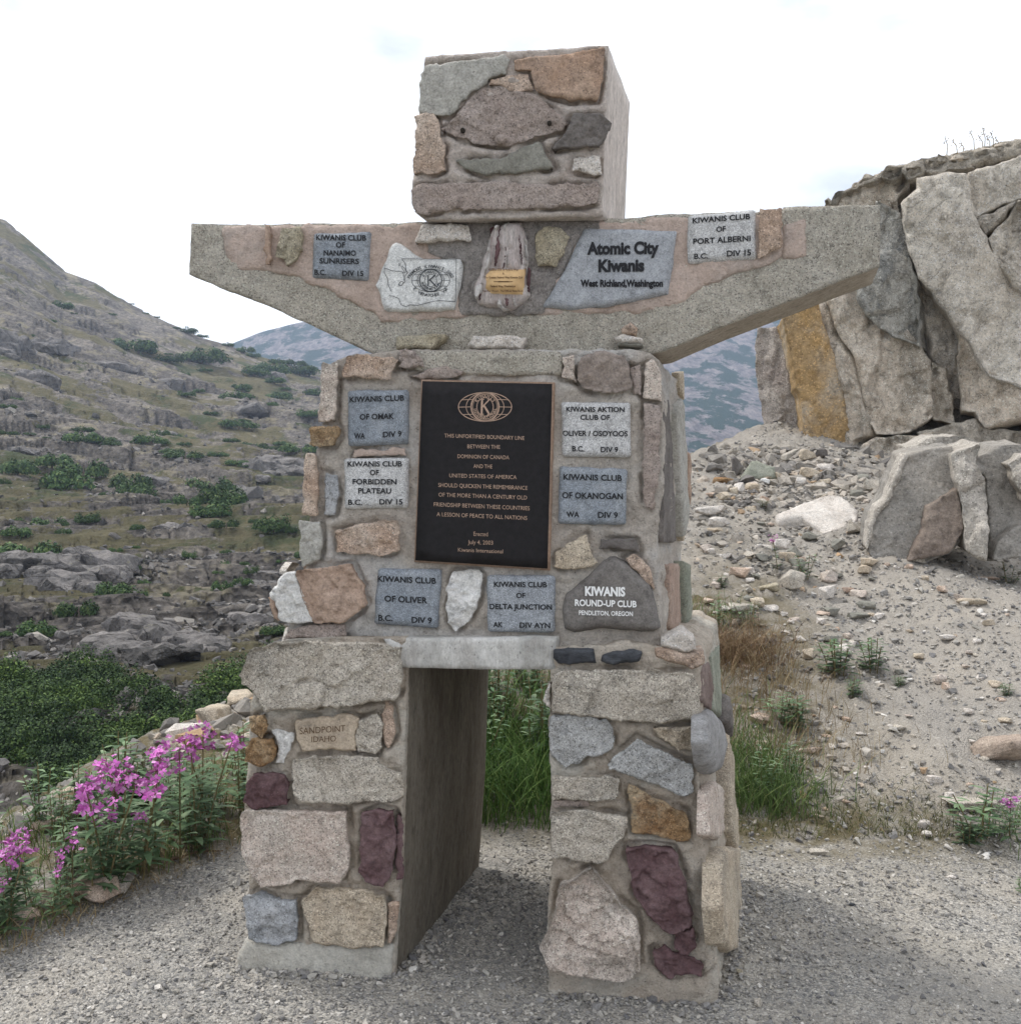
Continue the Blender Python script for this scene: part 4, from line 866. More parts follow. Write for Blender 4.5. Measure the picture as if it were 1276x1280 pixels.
L1 = [(475, 480, 150), (590, 520, 90), (700, 530, 150), (710, 560, 50), (790, 540, 35), (940, 570, 120), (1050, 575, 120), (890, 590, 90), (960, 630, 70), (850, 645, 60), (830, 685, 100), (655, 690, 60), (690, 650, 40), (970, 655, 90), (1110, 665, 80), (1045, 715, 70), (940, 730, 60), (840, 768, 100), (1090, 765, 90), (285, 772, 65), (550, 805, 65), (750, 825, 60), (880, 820, 110), (820, 850, 60), (640, 845, 50), (530, 855, 100), (270, 850, 120), (340, 850, 110), (390, 870, 80), (980, 855, 50), (1060, 880, 110), (850, 915, 90), (650, 900, 110), (600, 890, 80), (770, 895, 70), (740, 965, 150), (180, 915, 120), (290, 930, 140), (60, 920, 130), (20, 800, 60), (20, 735, 50), (10, 985, 50), (240, 975, 160), (480, 980, 130), (730, 1020, 90), (830, 1000, 80), (780, 1055, 150), (660, 1065, 90), (195, 350, 80), (160, 400, 40), (540, 390, 20), (450, 340, 20), (650, 440, 60), (700, 450, 40), (790, 485, 40), (850, 505, 60), (970, 545, 60), (1030, 550, 60), (610, 425, 30), (500, 375, 20), (880, 520, 50)]
L2 = [(840, 140, 150), (900, 120, 120), (1090, 185, 130), (130, 270, 190), (60, 210, 100), (30, 150, 100), (250, 215, 50), (550, 40, 150), (200, 150, 120), (480, 440, 150), (550, 450, 90), (320, 500, 130), (935, 278, 110), (905, 415, 80), (970, 430, 80), (160, 590, 150), (20, 640, 70), (1110, 600, 110), (350, 150, 90), (900, 190, 90)]
for tr, Ls in ((b1, L1), (b2, L2)):
    pass
ORD = 'first second third fourth fifth sixth seventh eighth ninth tenth eleventh twelfth thirteenth fourteenth fifteenth sixteenth seventeenth eighteenth nineteenth twentieth'.split() + ['twenty-' + w for w in 'first second third fourth fifth sixth seventh eighth ninth'.split()]
BANDS = ((300, 'on the high slope under the skyline'), (450, 'on the skyline and just below it'), (500, 'on the upper slope'), (550, 'on the middle slope'), (600, 'on the lower middle slope'), (660, 'on the lower slope'), (900, 'on the rocky foot of the slope'))
allb = sorted([(tr[0] + x / tr[2], tr[1] + y / tr[2], w / tr[2] * 1.3) for tr, Ls in ((b1, L1), (b2, L2)) for x, y, w in Ls]); cnt = {}
for px, py, w in allb:
    bd = next(i for i, b in enumerate(BANDS) if py < (BANDS[i + 1][0] if i + 1 < len(BANDS) else 9999)); cnt[bd] = cnt.get(bd, 0) + 1
    bush(px, py, w, f"{'wide spreading' if w > 40 else 'low' if w > 22 else 'small'} conifer shrub {BANDS[bd][1]}, {ORD[cnt[bd] - 1]} from the left")
for k in range(70):
    px = rg.uniform(420, 470) if k < 6 else rg.uniform(0, 400); py = rg.uniform(max(np.interp(px, RID[:, 0], RID[:, 1]) + 25, 380), 760)
    bush(px, py, rg.uniform(9, 24), 'small dark conifer shrub among the rocks of the far hillside', 'small shrubs on the hillside')
for k in range(12): bush(rg.uniform(835, 925), rg.uniform(585, 600), rg.uniform(20, 40), 'low conifer shrub on the ridge seen between monument and cliff', 'shrubs on the ridge behind the monument')
# the thicket at the foot of the slope
Vs, Fs, nb = [], [], 0
for k in range(190):
    px = rg.uniform(-120, 480); lo = np.interp(px, [-120, 130, 230, 300, 480], [838, 862, 898, 878, 830]); hi_ = np.interp(px, [-120, 0, 60, 100, 480], [975, 970, 985, 1010, 1010])
    py = rg.uniform(lo, hi_); p = hill_surface(px, py); w = rg.uniform(34, 72) * p[1] / F; h = w * rg.uniform(.5, .85)
    lumps = [(p[0] + rg.uniform(-.4, .4) * w, p[1] + rg.uniform(-.4, .4) * w, p[2] + rg.uniform(-.1, .4) * h, w * rg.uniform(.2, .4), w * rg.uniform(.2, .35), h * rg.uniform(.4, .8)) for _ in range(5)]
    V, Fq = leafcloud(rg, lumps, 1500, .042 * (p[1] / 30) ** .6); Vs.append(V); Fs.append(Fq + nb); nb += len(V)
add('thicket_foliage', np.vstack(Vs), np.vstack(Fs), leaf_mat('thicket_leaves', (.010, .024, .009), (.036, .066, .018), (.085, .13, .040), .35), None, False, kind='stuff', label='dense green willow and alder thicket at the foot of the slope', category='thicket')
# talus on the hillside
def rock_mesh_arrays(rg, n, ax=(1, .8, .6)):
    from mathutils import geometry
    import bmesh
    bm = bmesh.new()
    for _ in range(n):
        d = rg.normal(0, 1, 3); d /= np.linalg.norm(d); d = np.sign(d) * np.abs(d) ** .75; bm.verts.new(d * np.array(ax) * rg.uniform(.8, 1.05))
    r = bmesh.ops.convex_hull(bm, input=bm.verts[:]); 
    bmesh.ops.delete(bm, geom=[v for v in bm.verts if not v.link_faces], context='VERTS')
    bmesh.ops.triangulate(bm, faces=bm.faces[:]); bm.verts.index_update()
    V = np.array([v.co[:] for v in bm.verts]); Fc = np.array([[v.index for v in f.verts] for f in bm.faces]); bm.free()
    return V / np.abs(V).max(), Fc
protos = [rock_mesh_arrays(rg, 12, (1, rg.uniform(.6, .9), rg.uniform(.35, .75))) for _ in range(14)]
def rot(rg, flat_=.35):
    a, b, c = rg.uniform(0, 6.28), rg.normal(0, flat_), rg.normal(0, flat_)
    return np.array(Matrix.Rotation(a, 3, 'Z') @ Matrix.Rotation(b, 3, 'X') @ Matrix.Rotation(c, 3, 'Y'))
def scatter(P, Sz, rg, flat_=.35, sink=.25):
    Vs, Fs, n = [], [], 0
    for p, s in zip(P, Sz):
        V, Fc = protos[rg.randint(len(protos))]; V = (V * s) @ rot(rg, flat_).T + p + np.array((0, 0, s * sink)); Vs.append(V); Fs.append(Fc + n); n += len(V)
    return np.vstack(Vs), np.vstack(Fs)
def stone_scatter_mat(name, stops, sc=1.0):
    m, t, bs = new_mat(name); v = N(t, 'ShaderNodeTexCoord').outputs['Object']; g = N(t, 'ShaderNodeNewGeometry')
    c = ramp(t, g.outputs['Random Per Island'], stops)
    n = noise(t, v, 40 * sc, 8, .75); c = mixc(t, 1.0, c, ramp(t, n, [(.3, .65), (.5, .98), (.7, 1.3)]), 'MULTIPLY')
    t.links.new(c, bs.inputs['Base Color']); bs.inputs['Roughness'].default_value = .9; bs.inputs['Specular IOR Level'].default_value = .2
    bump(t, bs, noise(t, v, 28 * sc, 8, .7), .012 / sc, .9); return m
talus_m = stone_scatter_mat('talus', [(0, (.08, .076, .072)), (.5, (.165, .153, .143)), (.85, (.235, .215, .195)), (1, (.34, .31, .27))], .08)
PP, SS = [], []
while len(PP) < 8500:
    px = rg.uniform(-60, 430); py = 1010 - 330 * rg.rand() ** 1.3 if rg.rand() < .75 else rg.uniform(420, 700)
    p = hill_surface(px, py); i = int(np.searchsorted(hy, p[1])); j = min(int(np.searchsorted(hx, px)), len(hx) - 1)
    if fbm(np.array([[p[0] / 7, p[1] / 10, 1.5]]), 5, 3)[0] < -.08 and rg.rand() < .93: continue
    if veg[min(i, len(hy) - 1), j] > .45 and not (px < 110 and py > 940) and rg.rand() < .9: continue
    if p[1] > 260: continue
    PP.append(p); SS.append(rg.lognormal(math.log(.085), .5) * (p[1] / 30) ** .7)
V, Fq = scatter(PP, SS, rg, .5)
add('talus_rubble', V, Fq, talus_m, None, False, kind='stuff', label='grey talus blocks strewn over the hillside', category='rubble')

# ------------------------------------------------------------------ pebbles on the path (instanced gravel)
def gn_scatter(name, P, scl, rots, coll_objs, **props):
    me = bpy.data.meshes.new(name); me.vertices.add(len(P)); me.vertices.foreach_set('co', np.asarray(P, np.float32).ravel())
    a = me.attributes.new('scl', 'FLOAT', 'POINT'); a.data.foreach_set('value', np.asarray(scl, np.float32))
    a = me.attributes.new('rot', 'FLOAT_VECTOR', 'POINT'); a.data.foreach_set('vector', np.asarray(rots, np.float32).ravel())
    o = bpy.data.objects.new(name, me); put(o, name, None, None, **props)
    c = bpy.data.collections.new(name + '_sources')
    for s_ in coll_objs: c.objects.link(s_)
    g = bpy.data.node_groups.new(name, 'GeometryNodeTree'); g.interface.new_socket('Geometry', in_out='INPUT', socket_type='NodeSocketGeometry'); g.interface.new_socket('Geometry', in_out='OUTPUT', socket_type='NodeSocketGeometry')
    gi, go = g.nodes.new('NodeGroupInput'), g.nodes.new('NodeGroupOutput'); iop = g.nodes.new('GeometryNodeInstanceOnPoints')
    ci = g.nodes.new('GeometryNodeCollectionInfo'); ci.inputs['Collection'].default_value = c; ci.inputs['Separate Children'].default_value = True; ci.inputs['Reset Children'].default_value = True
    na = g.nodes.new('GeometryNodeInputNamedAttribute'); na.data_type = 'FLOAT'; na.inputs['Name'].default_value = 'scl'
    nr = g.nodes.new('GeometryNodeInputNamedAttribute'); nr.data_type = 'FLOAT_VECTOR'; nr.inputs['Name'].default_value = 'rot'
    mp_ = g.nodes.new('GeometryNodeMeshToPoints')
    L = g.links.new
    L(gi.outputs[0], mp_.inputs[0]); L(mp_.outputs[0], iop.inputs['Points']); L(ci.outputs[0], iop.inputs['Instance']); iop.inputs['Pick Instance'].default_value = True
    L(na.outputs['Attribute'], iop.inputs['Scale']); L(nr.outputs['Attribute'], iop.inputs['Rotation']); L(iop.outputs[0], go.inputs[0])
    md = o.modifiers.new('scatter', 'NODES'); md.node_group = g
    return o
def peb_mat():
    m, t, bs = new_mat('pebbles'); oi = N(t, 'ShaderNodeObjectInfo'); v = N(t, 'ShaderNodeTexCoord').outputs['Object']
    c = ramp(t, oi.outputs['Random'], [(0, (.13, .125, .125)), (.14, (.20, .19, .18)), (.5, (.27, .255, .235)), (.75, (.36, .335, .29)), (.93, (.46, .42, .37)), (1, (.60, .57, .52))])
    c = mixc(t, 1.0, c, ramp(t, noise(t, v, 2.2, 6, .7), [(.3, .75), (.7, 1.25)]), 'MULTIPLY')
    t.links.new(c, bs.inputs['Base Color']); bs.inputs['Roughness'].default_value = .88; bs.inputs['Specular IOR Level'].default_value = .25; return m
pm = peb_mat(); pebs = []
for k in range(10):
    V, Fc = protos[k]; me = mesh_np('pebble', V, Fc, False); me.materials.append(pm); pebs.append(bpy.data.objects.new('pebble', me))
rg = np.random.RandomState(3)
def wedge(n, y0, y1, pw=1.0, m=.62):
    Y = y0 + (y1 - y0) * rg.rand(n) ** pw; X = rg.uniform(-1, 1, n) * m * Y; return X, Y
X1, Y1 = wedge(95000, 2.55, 4.9, 1.0, .60); sz1 = np.minimum(rg.lognormal(math.log(.0040), .45, len(X1)), .016)
X2, Y2 = wedge(72000, 4.2, 13.5, .85, .60); k2 = (X2 > -.4) & (rim_signed(X2, Y2) < 0); X2, Y2 = X2[k2], Y2[k2]; sz2 = np.minimum(rg.lognormal(math.log(.0085), .5, len(X2)), .035)
XB, YB = [], []
for (ax_, ay_), (bx_, by_), n_ in (((300, 1203), (493, 1217), 700), ((493, 1217), (612, 1097), 500), ((688, 1232), (896, 1252), 800), ((896, 1252), (926, 1120), 600)):
    pa, pb = gray_hit(ax_, ay_), gray_hit(bx_, by_); t_ = rg.rand(n_); o_ = np.abs(rg.normal(0, .035, n_)); nn = norm(np.array([(pb - pa)[1], -(pb - pa)[0]]))
    XB.append(pa[0] + (pb - pa)[0] * t_ + nn[0] * o_); YB.append(pa[1] + (pb - pa)[1] * t_ + nn[1] * o_)
XB, YB = np.concatenate(XB), np.concatenate(YB); szb = np.minimum(rg.lognormal(math.log(.0065), .45, len(XB)), .02)
Xp, Yp, sz = np.r_[X1, X2, XB], np.r_[Y1, Y2, YB], np.r_[sz1, sz2, szb]
soil = soil_of(Xp, Yp); kp = (rg.rand(len(Xp)) > soil * .85) & (rim_signed(Xp, Yp) < .1)
# patchy gravel cover: dusty hollows keep fewer stones
patch = fbm(np.c_[Xp * 1.6, Yp * 1.6, Xp * 0], 41, 4); kp &= rg.rand(len(Xp)) < np.clip(.68 + .55 * patch, .12, 1)
Xp, Yp, sz = Xp[kp], Yp[kp], sz[kp]
gn_scatter('gravel', np.c_[Xp, Yp, ground_z(Xp, Yp) + sz * .25], sz, np.c_[rg.normal(0, .35, len(Xp)), rg.normal(0, .35, len(Xp)), rg.uniform(0, 6.28, len(Xp))], pebs, kind='stuff', label='loose grey and tan gravel over path and slope', category='gravel')

# ------------------------------------------------------------------ rubble on the slope
rub_m = stone_scatter_mat('rubble_stones', [(0, (.14, .13, .12)), (.35, (.25, .23, .205)), (.7, (.36, .32, .27)), (.93, (.47, .42, .36)), (1, (.40, .27, .16))], 1.0)
PP, SS = [], []
def strew(n, fx, s0, s1):
    for _ in range(n):
        px, py = fx(); p = ground_hit(px, py); PP.append(p); SS.append(rg.uniform(s0, s1) * (.5 + .9 * rg.rand() ** 2))
strew(420, lambda: (rg.normal(1000, 60), rg.uniform(556, 640)), .02, .09)
strew(300, lambda: (rg.uniform(865, 1060), rg.uniform(575, 625)), .01, .05)
strew(160, lambda: (rg.uniform(1040, 1276), rg.uniform(545, 600)), .02, .09)
strew(420, lambda: (rg.uniform(868, 1100), rg.uniform(600, 720)), .015, .05)
strew(500, lambda: (rg.normal(955 + 40 * rg.rand(), 45), rg.uniform(640, 1000)), .010, .04)
strew(260, lambda: (rg.uniform(900, 1276), rg.uniform(640, 1060)), .006, .026)
strew(170, lambda: (rg.normal(1010, 70), rg.uniform(560, 605)), .05, .12)
strew(90, lambda: (rg.uniform(610, 700), rg.uniform(835, 1000)), .01, .04)
strew(70, lambda: (rg.uniform(1060, 1276), rg.uniform(690, 720)), .012, .04)
for _ in range(420):   # the stony rim left of the monument
    t_ = rg.rand(); y = 4.0 + 2.6 * t_; x = np.interp(y, [2.2, 4.15, 6.3, 8.4], [-2.8, -2.16, -1.78, -.2]) + rg.normal(.12, .16)
    PP.append(np.array([x, y, float(ground_z(np.array([x]), np.array([y]))[0])])); SS.append(rg.uniform(.012, .05) * (1 + 1.1 * (rg.rand() < .12)))
V, Fq = scatter(PP, SS, rg, .35, .1)
add('rubble', V, Fq, rub_m, None, False, kind='stuff', label='small broken stones strewn over slope and rim', category='rubble')

# single rocks one can point at
def rough_rock(rg, res=3, ax=(1, .8, .6), amp=.08, npts=16):
    import bmesh
    bm = bmesh.new()
    for _ in range(npts):
        d = rg.normal(0, 1, 3); d /= np.linalg.norm(d); d = np.sign(d) * np.abs(d) ** .7; bm.verts.new(d * np.array(ax))
    bmesh.ops.convex_hull(bm, input=bm.verts[:]); bmesh.ops.delete(bm, geom=[v for v in bm.verts if not v.link_faces], context='VERTS')
    bmesh.ops.triangulate(bm, faces=bm.faces[:])
    bmesh.ops.bevel(bm, geom=bm.edges[:], offset=.05, segments=1, affect='EDGES', clamp_overlap=True)
    bmesh.ops.triangulate(bm, faces=bm.faces[:])
    for _ in range(res):
        bmesh.ops.subdivide_edges(bm, edges=[e for e in bm.edges if e.calc_length() > .16 / (1 if res < 3 else 1.4)], cuts=1, use_grid_fill=False); bmesh.ops.triangulate(bm, faces=bm.faces[:])
    bm.verts.index_update(); V = np.array([v.co[:] for v in bm.verts]); Fc = np.array([[v.index for v in f.verts] for f in bm.faces]); bm.free()
    V = V / np.abs(V).max(0).max(); amp = amp * .55
    V = V + amp * np.c_[fbm(V * 3, 1, 4), fbm(V * 3 + 9, 2, 4), fbm(V * 3 + 5, 3, 4)]
    return V, Fc
def place_rock(px, py, wpx, mat, label, ax=(1, .8, .6), yaw=0, tilt=0, group=None, sink=.15, res=2, rest=None, name='rock'):
    V, Fc = rough_rock(rg, res, ax, .05)
    p = ground_hit(px, py) if rest is None else rest
    s = wpx / F * p[1] / 2
    V = (V * s) @ np.array(Matrix.Rotation(yaw, 3, 'Z') @ Matrix.Rotation(tilt, 3, 'Y')).T
    zmin = V[:, 2].min(); V = V + p + np.array((0, 0, -zmin - sink * s * ax[2]))
    kw = dict(label=label, category='rock')
    if group: kw['group'] = group
    return add(name, V, Fc, mat, None, False, **kw)
z_5, z_6 = (860, 520, 3.067), (860, 800, 2.666)
def R(tr, x, y, w, *a, **k): return place_rock(tr[0] + x / tr[2], tr[1] + y / tr[2], w / tr[2], *a, **k)
sl = (1, .55, .28); bl = (1, .8, .7); ch = (1, .7, .5)
R(z_5, 90, 380, 150, g_pale, 'long pale slab lying beside the monument right of the torso', sl, .2)
R(z_5, 115, 425, 80, g_pale, 'small pale block just below the long pale slab', ch)
R(z_5, 125, 262, 100, ochre, 'flat orange rock on the crest of the slope', sl, -.1)
R(z_5, 245, 292, 58, g_tan, 'squarish tan block on the crest below the grey slab', bl)
R(z_5, 293, 260, 38, quartz, 'small white rock on the crest of the slope', bl)
R(z_5, 350, 250, 60, g_tan, 'upright tan chunk at the left foot of the rubble pile', bl, .6)
R(z_5, 390, 180, 90, g_grey, 'long leaning block on top of the rubble pile', sl, .4, -.5, sink=-.6)
R(z_5, 455, 180, 70, g_tan, 'brownish block on top of the rubble pile under the ochre rock', bl, .3, sink=-.4)
R(z_5, 510, 170, 60, slate, 'dark block on the rubble pile under the ochre rock', bl, .9, sink=-.3)
R(z_5, 460, 235, 90, g_tan, 'large tan block in the middle of the rubble pile', ch, .3)
R(z_5, 525, 210, 70, g_pale, 'pale block at the right of the rubble pile', ch, -.3)
R(z_5, 430, 262, 50, g_pale, 'pale chip at the foot of the rubble pile', bl)
R(z_5, 500, 270, 70, g_grey, 'flat grey stone at the foot of the rubble pile', sl)
R(z_5, 575, 285, 60, g_grey, 'small grey slab between rubble pile and leaning slabs', sl)
R(z_5, 715, 285, 85, g_grey, 'grey block at the left foot of the big leaning slab', (1, .6, .55))
R(z_5, 645, 310, 60, slate2, 'dark stone left of the leaning slab', ch, .5)
R(z_5, 668, 412, 34, g_pale, 'small pale stone at the right end of the flat slab', bl)
R(z_5, 295, 330, 40, g_warm, 'small tan stone above the dry tuft', bl)
R(z_5, 145, 548, 55, g_pale, 'pale stone above the dry grass beside the monument', ch)
R(z_5, 238, 600, 45, g_pale, 'pale stone right of the dry grass tuft, upper one', ch)
R(z_5, 240, 640, 45, g_pale, 'pale stone right of the dry grass tuft, middle one', ch)
R(z_5, 222, 662, 40, g_grey, 'pale stone right of the dry grass tuft, lowest one', ch)
R(z_5, 310, 672, 80, ochre2, 'yellowish block below the pink-flowered plant', ch, .1)
R(z_5, 398, 670, 90, g_grey, 'grey-faced block beside the pink-flowered plant', (1, .8, .9), .4)
R(z_5, 535, 700, 95, g_pale, 'pale angular rock with sharp edge on the open gravel', (1, .6, .55), .6, -.4)
R(z_5, 612, 678, 48, rust, 'small reddish stone beside the pale angular rock', ch)
R(z_5, 650, 775, 80, slate2, 'dark flat stone on the open gravel', sl)
R(z_5, 732, 775, 58, g_pale, 'pale flake beside the dark flat stone', (1, .6, .3), .6, -.3)
R(z_5, 200, 740, 150, g_grey, 'broad half-buried grey slab beside the small green plant', sl, .2, sink=.6)
R(z_5, 368, 768, 30, g_pale, 'small pale cube-like stone among the dry grass', bl)
R(z_5, 1090, 725, 125, g_tan, 'flat tan stone on the gravel right of the slope', (1, .55, .22), .1)
R(z_5, 1140, 628, 120, g_warm, 'flat pinkish slab half buried below the leaning slabs', (1, .4, .15), .1, sink=.5)
R(z_5, 992, 858, 70, g_pale, 'pale elongated stone alone on the gravel', (1, .5, .35), .3)
R(z_5, 1108, 875, 34, g_pale, 'small pale stone on the gravel right of the elongated one', bl)
R(z_5, 1155, 805, 55, g_tan, 'small tan stone cluster member on the right gravel', ch)
R(z_5, 800, 588, 26, g_pale, 'tiny white stone at the foot of the leaning slab', bl)
R(z_5, 877, 560, 60, g_grey, 'small grey stone at the foot of the brown leaning slab', ch)
R(z_5, 235, 935, 110, slate2, 'dark flat slab propped behind the right leg', (1, .6, .25), .2, -.2)
R(z_5, 430, 865, 50, g_pale, 'pale chip in the rubble beside the green plant', ch)
R(z_6, 1050, 405, 210, rock('brown_slab_rock', (.32, .25, .20), (.38, .31, .25), amt=.04, lich=(.25, .21, .17), la=.62, bm=.6), 'large brown angular slab cut by the right edge of the photo', (1, .6, .42), -.5, -.25, sink=.1, res=3)
R(z_6, 255, 275, 120, g_warm, 'pinkish slab in the grass right of the monument', sl, .1)
R(z_6, 400, 375, 100, g_warm, 'pinkish slab below the leafy plant', (1, .5, .3), .2)
R(z_6, 250, 360, 55, g_tan, 'small block in the grass beside the leg', ch)
R(z_6, 950, 560, 210, g_grey, 'low broad slab behind the plants at the path edge', (1, .4, .16), .05, sink=.5)
R(z_6, 820, 475, 55, g_pale, 'pale stone above the path edge', ch)
R(z_6, 647, 378, 20, quartz, 'single white pebble shining on the slope', bl)
R(z_6, 597, 436, 26, g_pale, 'pale pebble just below the white one', bl)
R(z_6, 435, 715, 70, g_grey, 'small grey slab where the grass meets the path', sl)
R(z_6, 795, 655, 34, g_pale, 'pale stone at the path edge', bl)
R(z_6, 545, 890, 24, blackst, 'single black pebble on the path right of the monument', bl)
R(z_6, 235, 1220, 34, g_grey, 'rounded grey stone on the path beside the right leg', bl)
R(z_6, 170, 1115, 26, ochre2, 'yellowish stone on the path beside the right leg', bl)
R(z_6, 875, 795, 40, g_pale, 'pale flat chip on the path', sl)
ch_grey = 'loose stone on the gravel slope'
for _ in range(150):
    if rg.rand() < .5: px, py, w = rg.uniform(880, 1090), rg.uniform(600, 830), rg.uniform(9, 26)
    else: px, py, w = rg.uniform(930, 1270), rg.uniform(700, 1040), rg.uniform(8, 18)
    place_rock(px, py, w, [g_pale, g_tan, g_grey, g_warm, g_pink, slate2][rg.randint(6)], 'small loose stone lying on the gravel slope right of the monument', (1, rg.uniform(.55, .9), rg.uniform(.3, .7)), rg.uniform(0, 3), group='loose stones on the gravel slope', res=1)
# rim rocks, left
for px, py, w, lab in ((265, 905, 60, 'pale flat rock on the rim left of the top leg stone'), (235, 925, 60, 'pale slab on the rim above the flower spikes'), (215, 940, 44, 'second pale slab down the rim above the flowers'), (300, 880, 50, 'mossy tan rock at the top of the rim'), (95, 1000, 42, 'pale lichened rock on the rim between flower clumps'), (60, 1035, 40, 'orange-tinted rock on the rim'), (120, 1120, 70, 'flat rock at the path edge under the flowers'), (25, 1150, 50, 'pale rock at the lower left path edge'), (150, 1110, 46, 'half-hidden stone in the leaves at the path edge')):
    place_rock(px, py, w, [g_pale, g_tan, g_warm][rg.randint(3)], lab, (1, .7, .42), rg.uniform(0, 3))
# outcrops and boulders on the far hillside
oc1 = rock('outcrop_grey', (.15, .14, .132), (.245, .225, .21), amt=0, lich=(.33, .30, .20), la=.60, sc=.05, bm=1.5, white=0, fis=.5)
oc2 = rock('outcrop_dark', (.085, .08, .076), (.15, .14, .13), amt=0, lich=(.26, .25, .2), la=.62, sc=.05, bm=1.5, white=0, fis=.5)
def outcrop(tr, x, y, w, label, ax=(1, .7, .42), mat=oc1, n=1, spread=0):
    for q in range(n):
        ww = w if n == 1 else w * rg.uniform(.25, .6)
        px, py = tr[0] + (x + rg.uniform(-1, 1) * spread * w * .5) / tr[2], tr[1] + (y + rg.uniform(-1, 1) * spread * w * .12) / tr[2]
        p = hill_surface(px, py); s = ww / tr[2] / F * p[1] / 2; V, Fc = rough_rock(rg, 3 if n == 1 else 2, ax, .14, 22)
        V = (V * s) @ np.array(Matrix.Rotation(rg.uniform(-.3, .3), 3, 'Z')).T + p + np.array((0, 0, s * .08))
        add('rock_outcrop' if n == 1 else 'hillside_boulder', V, Fc, mat, None, False, label=label if n == 1 else label.replace('boulders', 'boulder among others'), category='outcrop' if n == 1 else 'boulder', **({'group': label} if n > 1 else {}))
for a in (((0, 600, 3.19), 360, 285, 250, 'grey block outcrop with vertical front beside the big green shrub, lower left', (1, .6, .38)), ((0, 600, 3.19), 510, 285, 130, 'brownish end of the grey block outcrop, lower left', (1, .6, .45)),
          ((0, 600, 3.19), 520, 545, 230, 'domed cracked outcrop under a green shrub on the lower slope', (1, .7, .5)), ((0, 600, 3.19), 620, 600, 170, 'low pale boulder right of the domed outcrop', (1, .7, .4)), ((0, 600, 3.19), 1010, 570, 200, 'pale ledge outcrop left of the white and brown corner stone', (1, .6, .32)),
          ((0, 600, 3.19), 1100, 345, 150, 'smooth grey slab outcrop touching the monument edge', (1, .6, .3)), ((0, 600, 3.19), 1060, 410, 170, 'flat grey slab outcrop just below the smooth one', (1, .6, .28)), ((0, 600, 3.19), 690, 195, 200, 'long low outcrop below the double green shrub', (1, .6, .3)),
          ((0, 260, 2.8356), 120, 640, 170, 'pale domed outcrop at the left edge of the middle slope', (1, .7, .5)), ((0, 260, 2.8356), 590, 630, 150, 'rounded grey outcrop in the middle of the slope', (1, .7, .42)), ((0, 260, 2.8356), 580, 800, 110, 'small domed outcrop beside a green shrub', (1, .7, .5)), ((0, 260, 2.8356), 860, 745, 160, 'pinkish slab outcrop on the slope near the monument', (1, .6, .3)),
          ((0, 260, 2.8356), 390, 585, 180, 'long grey whaleback outcrop on the upper slope', (1, .6, .3)), ((0, 260, 2.8356), 70, 860, 140, 'pale slab outcrop at the left edge', (1, .6, .3)), ((0, 260, 2.8356), 540, 965, 120, 'grey outcrop between two green shrubs', (1, .7, .4)), ((0, 260, 2.8356), 950, 600, 110, 'grey slab outcrop high on the slope near the monument', (1, .6, .3))):
    outcrop(*a)
outcrop((0, 600, 3.19), 640, 745, 330, 'dark overhanging ledge above the thicket', (1, .55, .30), oc2); outcrop((0, 600, 3.19), 800, 700, 220, 'dark broken ledge at the right end of the overhang', (1, .6, .45), oc2); outcrop((0, 600, 3.19), 350, 705, 150, 'dark hollow-fronted ledge left of the overhang', (1, .6, .35), oc2)
outcrop((0, 600, 3.19), 650, 680, 420, 'grey boulders piled on the dark ledge', (1, .8, .6), oc1, 26, 1.0); outcrop((0, 600, 3.19), 250, 380, 420, 'grey boulders in the rubble band of the lower slope', (1, .8, .55), oc1, 22, 1.1); outcrop((0, 260, 2.8356), 960, 960, 230, 'grey boulders in the rubble field beside the monument', (1, .8, .55), oc1, 14, 1.0); outcrop((0, 260, 2.8356), 100, 520, 240, 'grey boulders in the rubble field at the left edge', (1, .8, .55), oc1, 14, 1.0)
# flat slab, standing shard and grey slab on the crest (traced outlines with thickness)
def gslab(name, tr, pts, base, tilt, thick, mat, label, yaw=0.0, **k):
    """slab leaning back by `tilt` from the vertical, its foot on the ground point below pixel `base`"""
    p = ground_hit(tr[0] + base[0] / tr[2], tr[1] + base[1] / tr[2]); v = norm(np.array([p[0], p[1], 0.0]))
    n = -v * math.cos(tilt) + np.array((0, 0, 1.0)) * math.sin(tilt); n = np.array(Matrix.Rotation(yaw, 3, 'Z')) @ n
    pl = Plane(p, n); kw = dict(proud=.03, rough=.012, facet=.04, res=.03, bevel=.02, jit=.012, nsc=4, rnd=.0, rows=4, closed=True); kw.update(k)
    return slab(name, Z(*tr, pts), pl, mat, None, back=thick, backvec=-n * thick, label=label, category='rock', **kw)
gslab('rock_slab', z_5, [(340, 388), (430, 347), (540, 308), (588, 318), (650, 372), (640, 410), (585, 440), (520, 460), (500, 432), (440, 402), (350, 412)], (510, 455), 1.12, .12, g_pale, 'large flat pale slab lying on the slope below the rubble pile', facet=.06)
gslab('rock_shard', z_5, [(168, 160), (178, 153), (195, 178), (206, 205), (190, 232), (166, 232)], (185, 232), .05, .10, slate, 'dark pointed shard standing on the crest')
gslab('rock_slab', z_5, [(198, 242), (240, 176), (262, 176), (332, 200), (338, 240), (270, 248)], (262, 246), .35, .25, greenstone, 'grey-green slab leaning on the crest beside the dark shard')

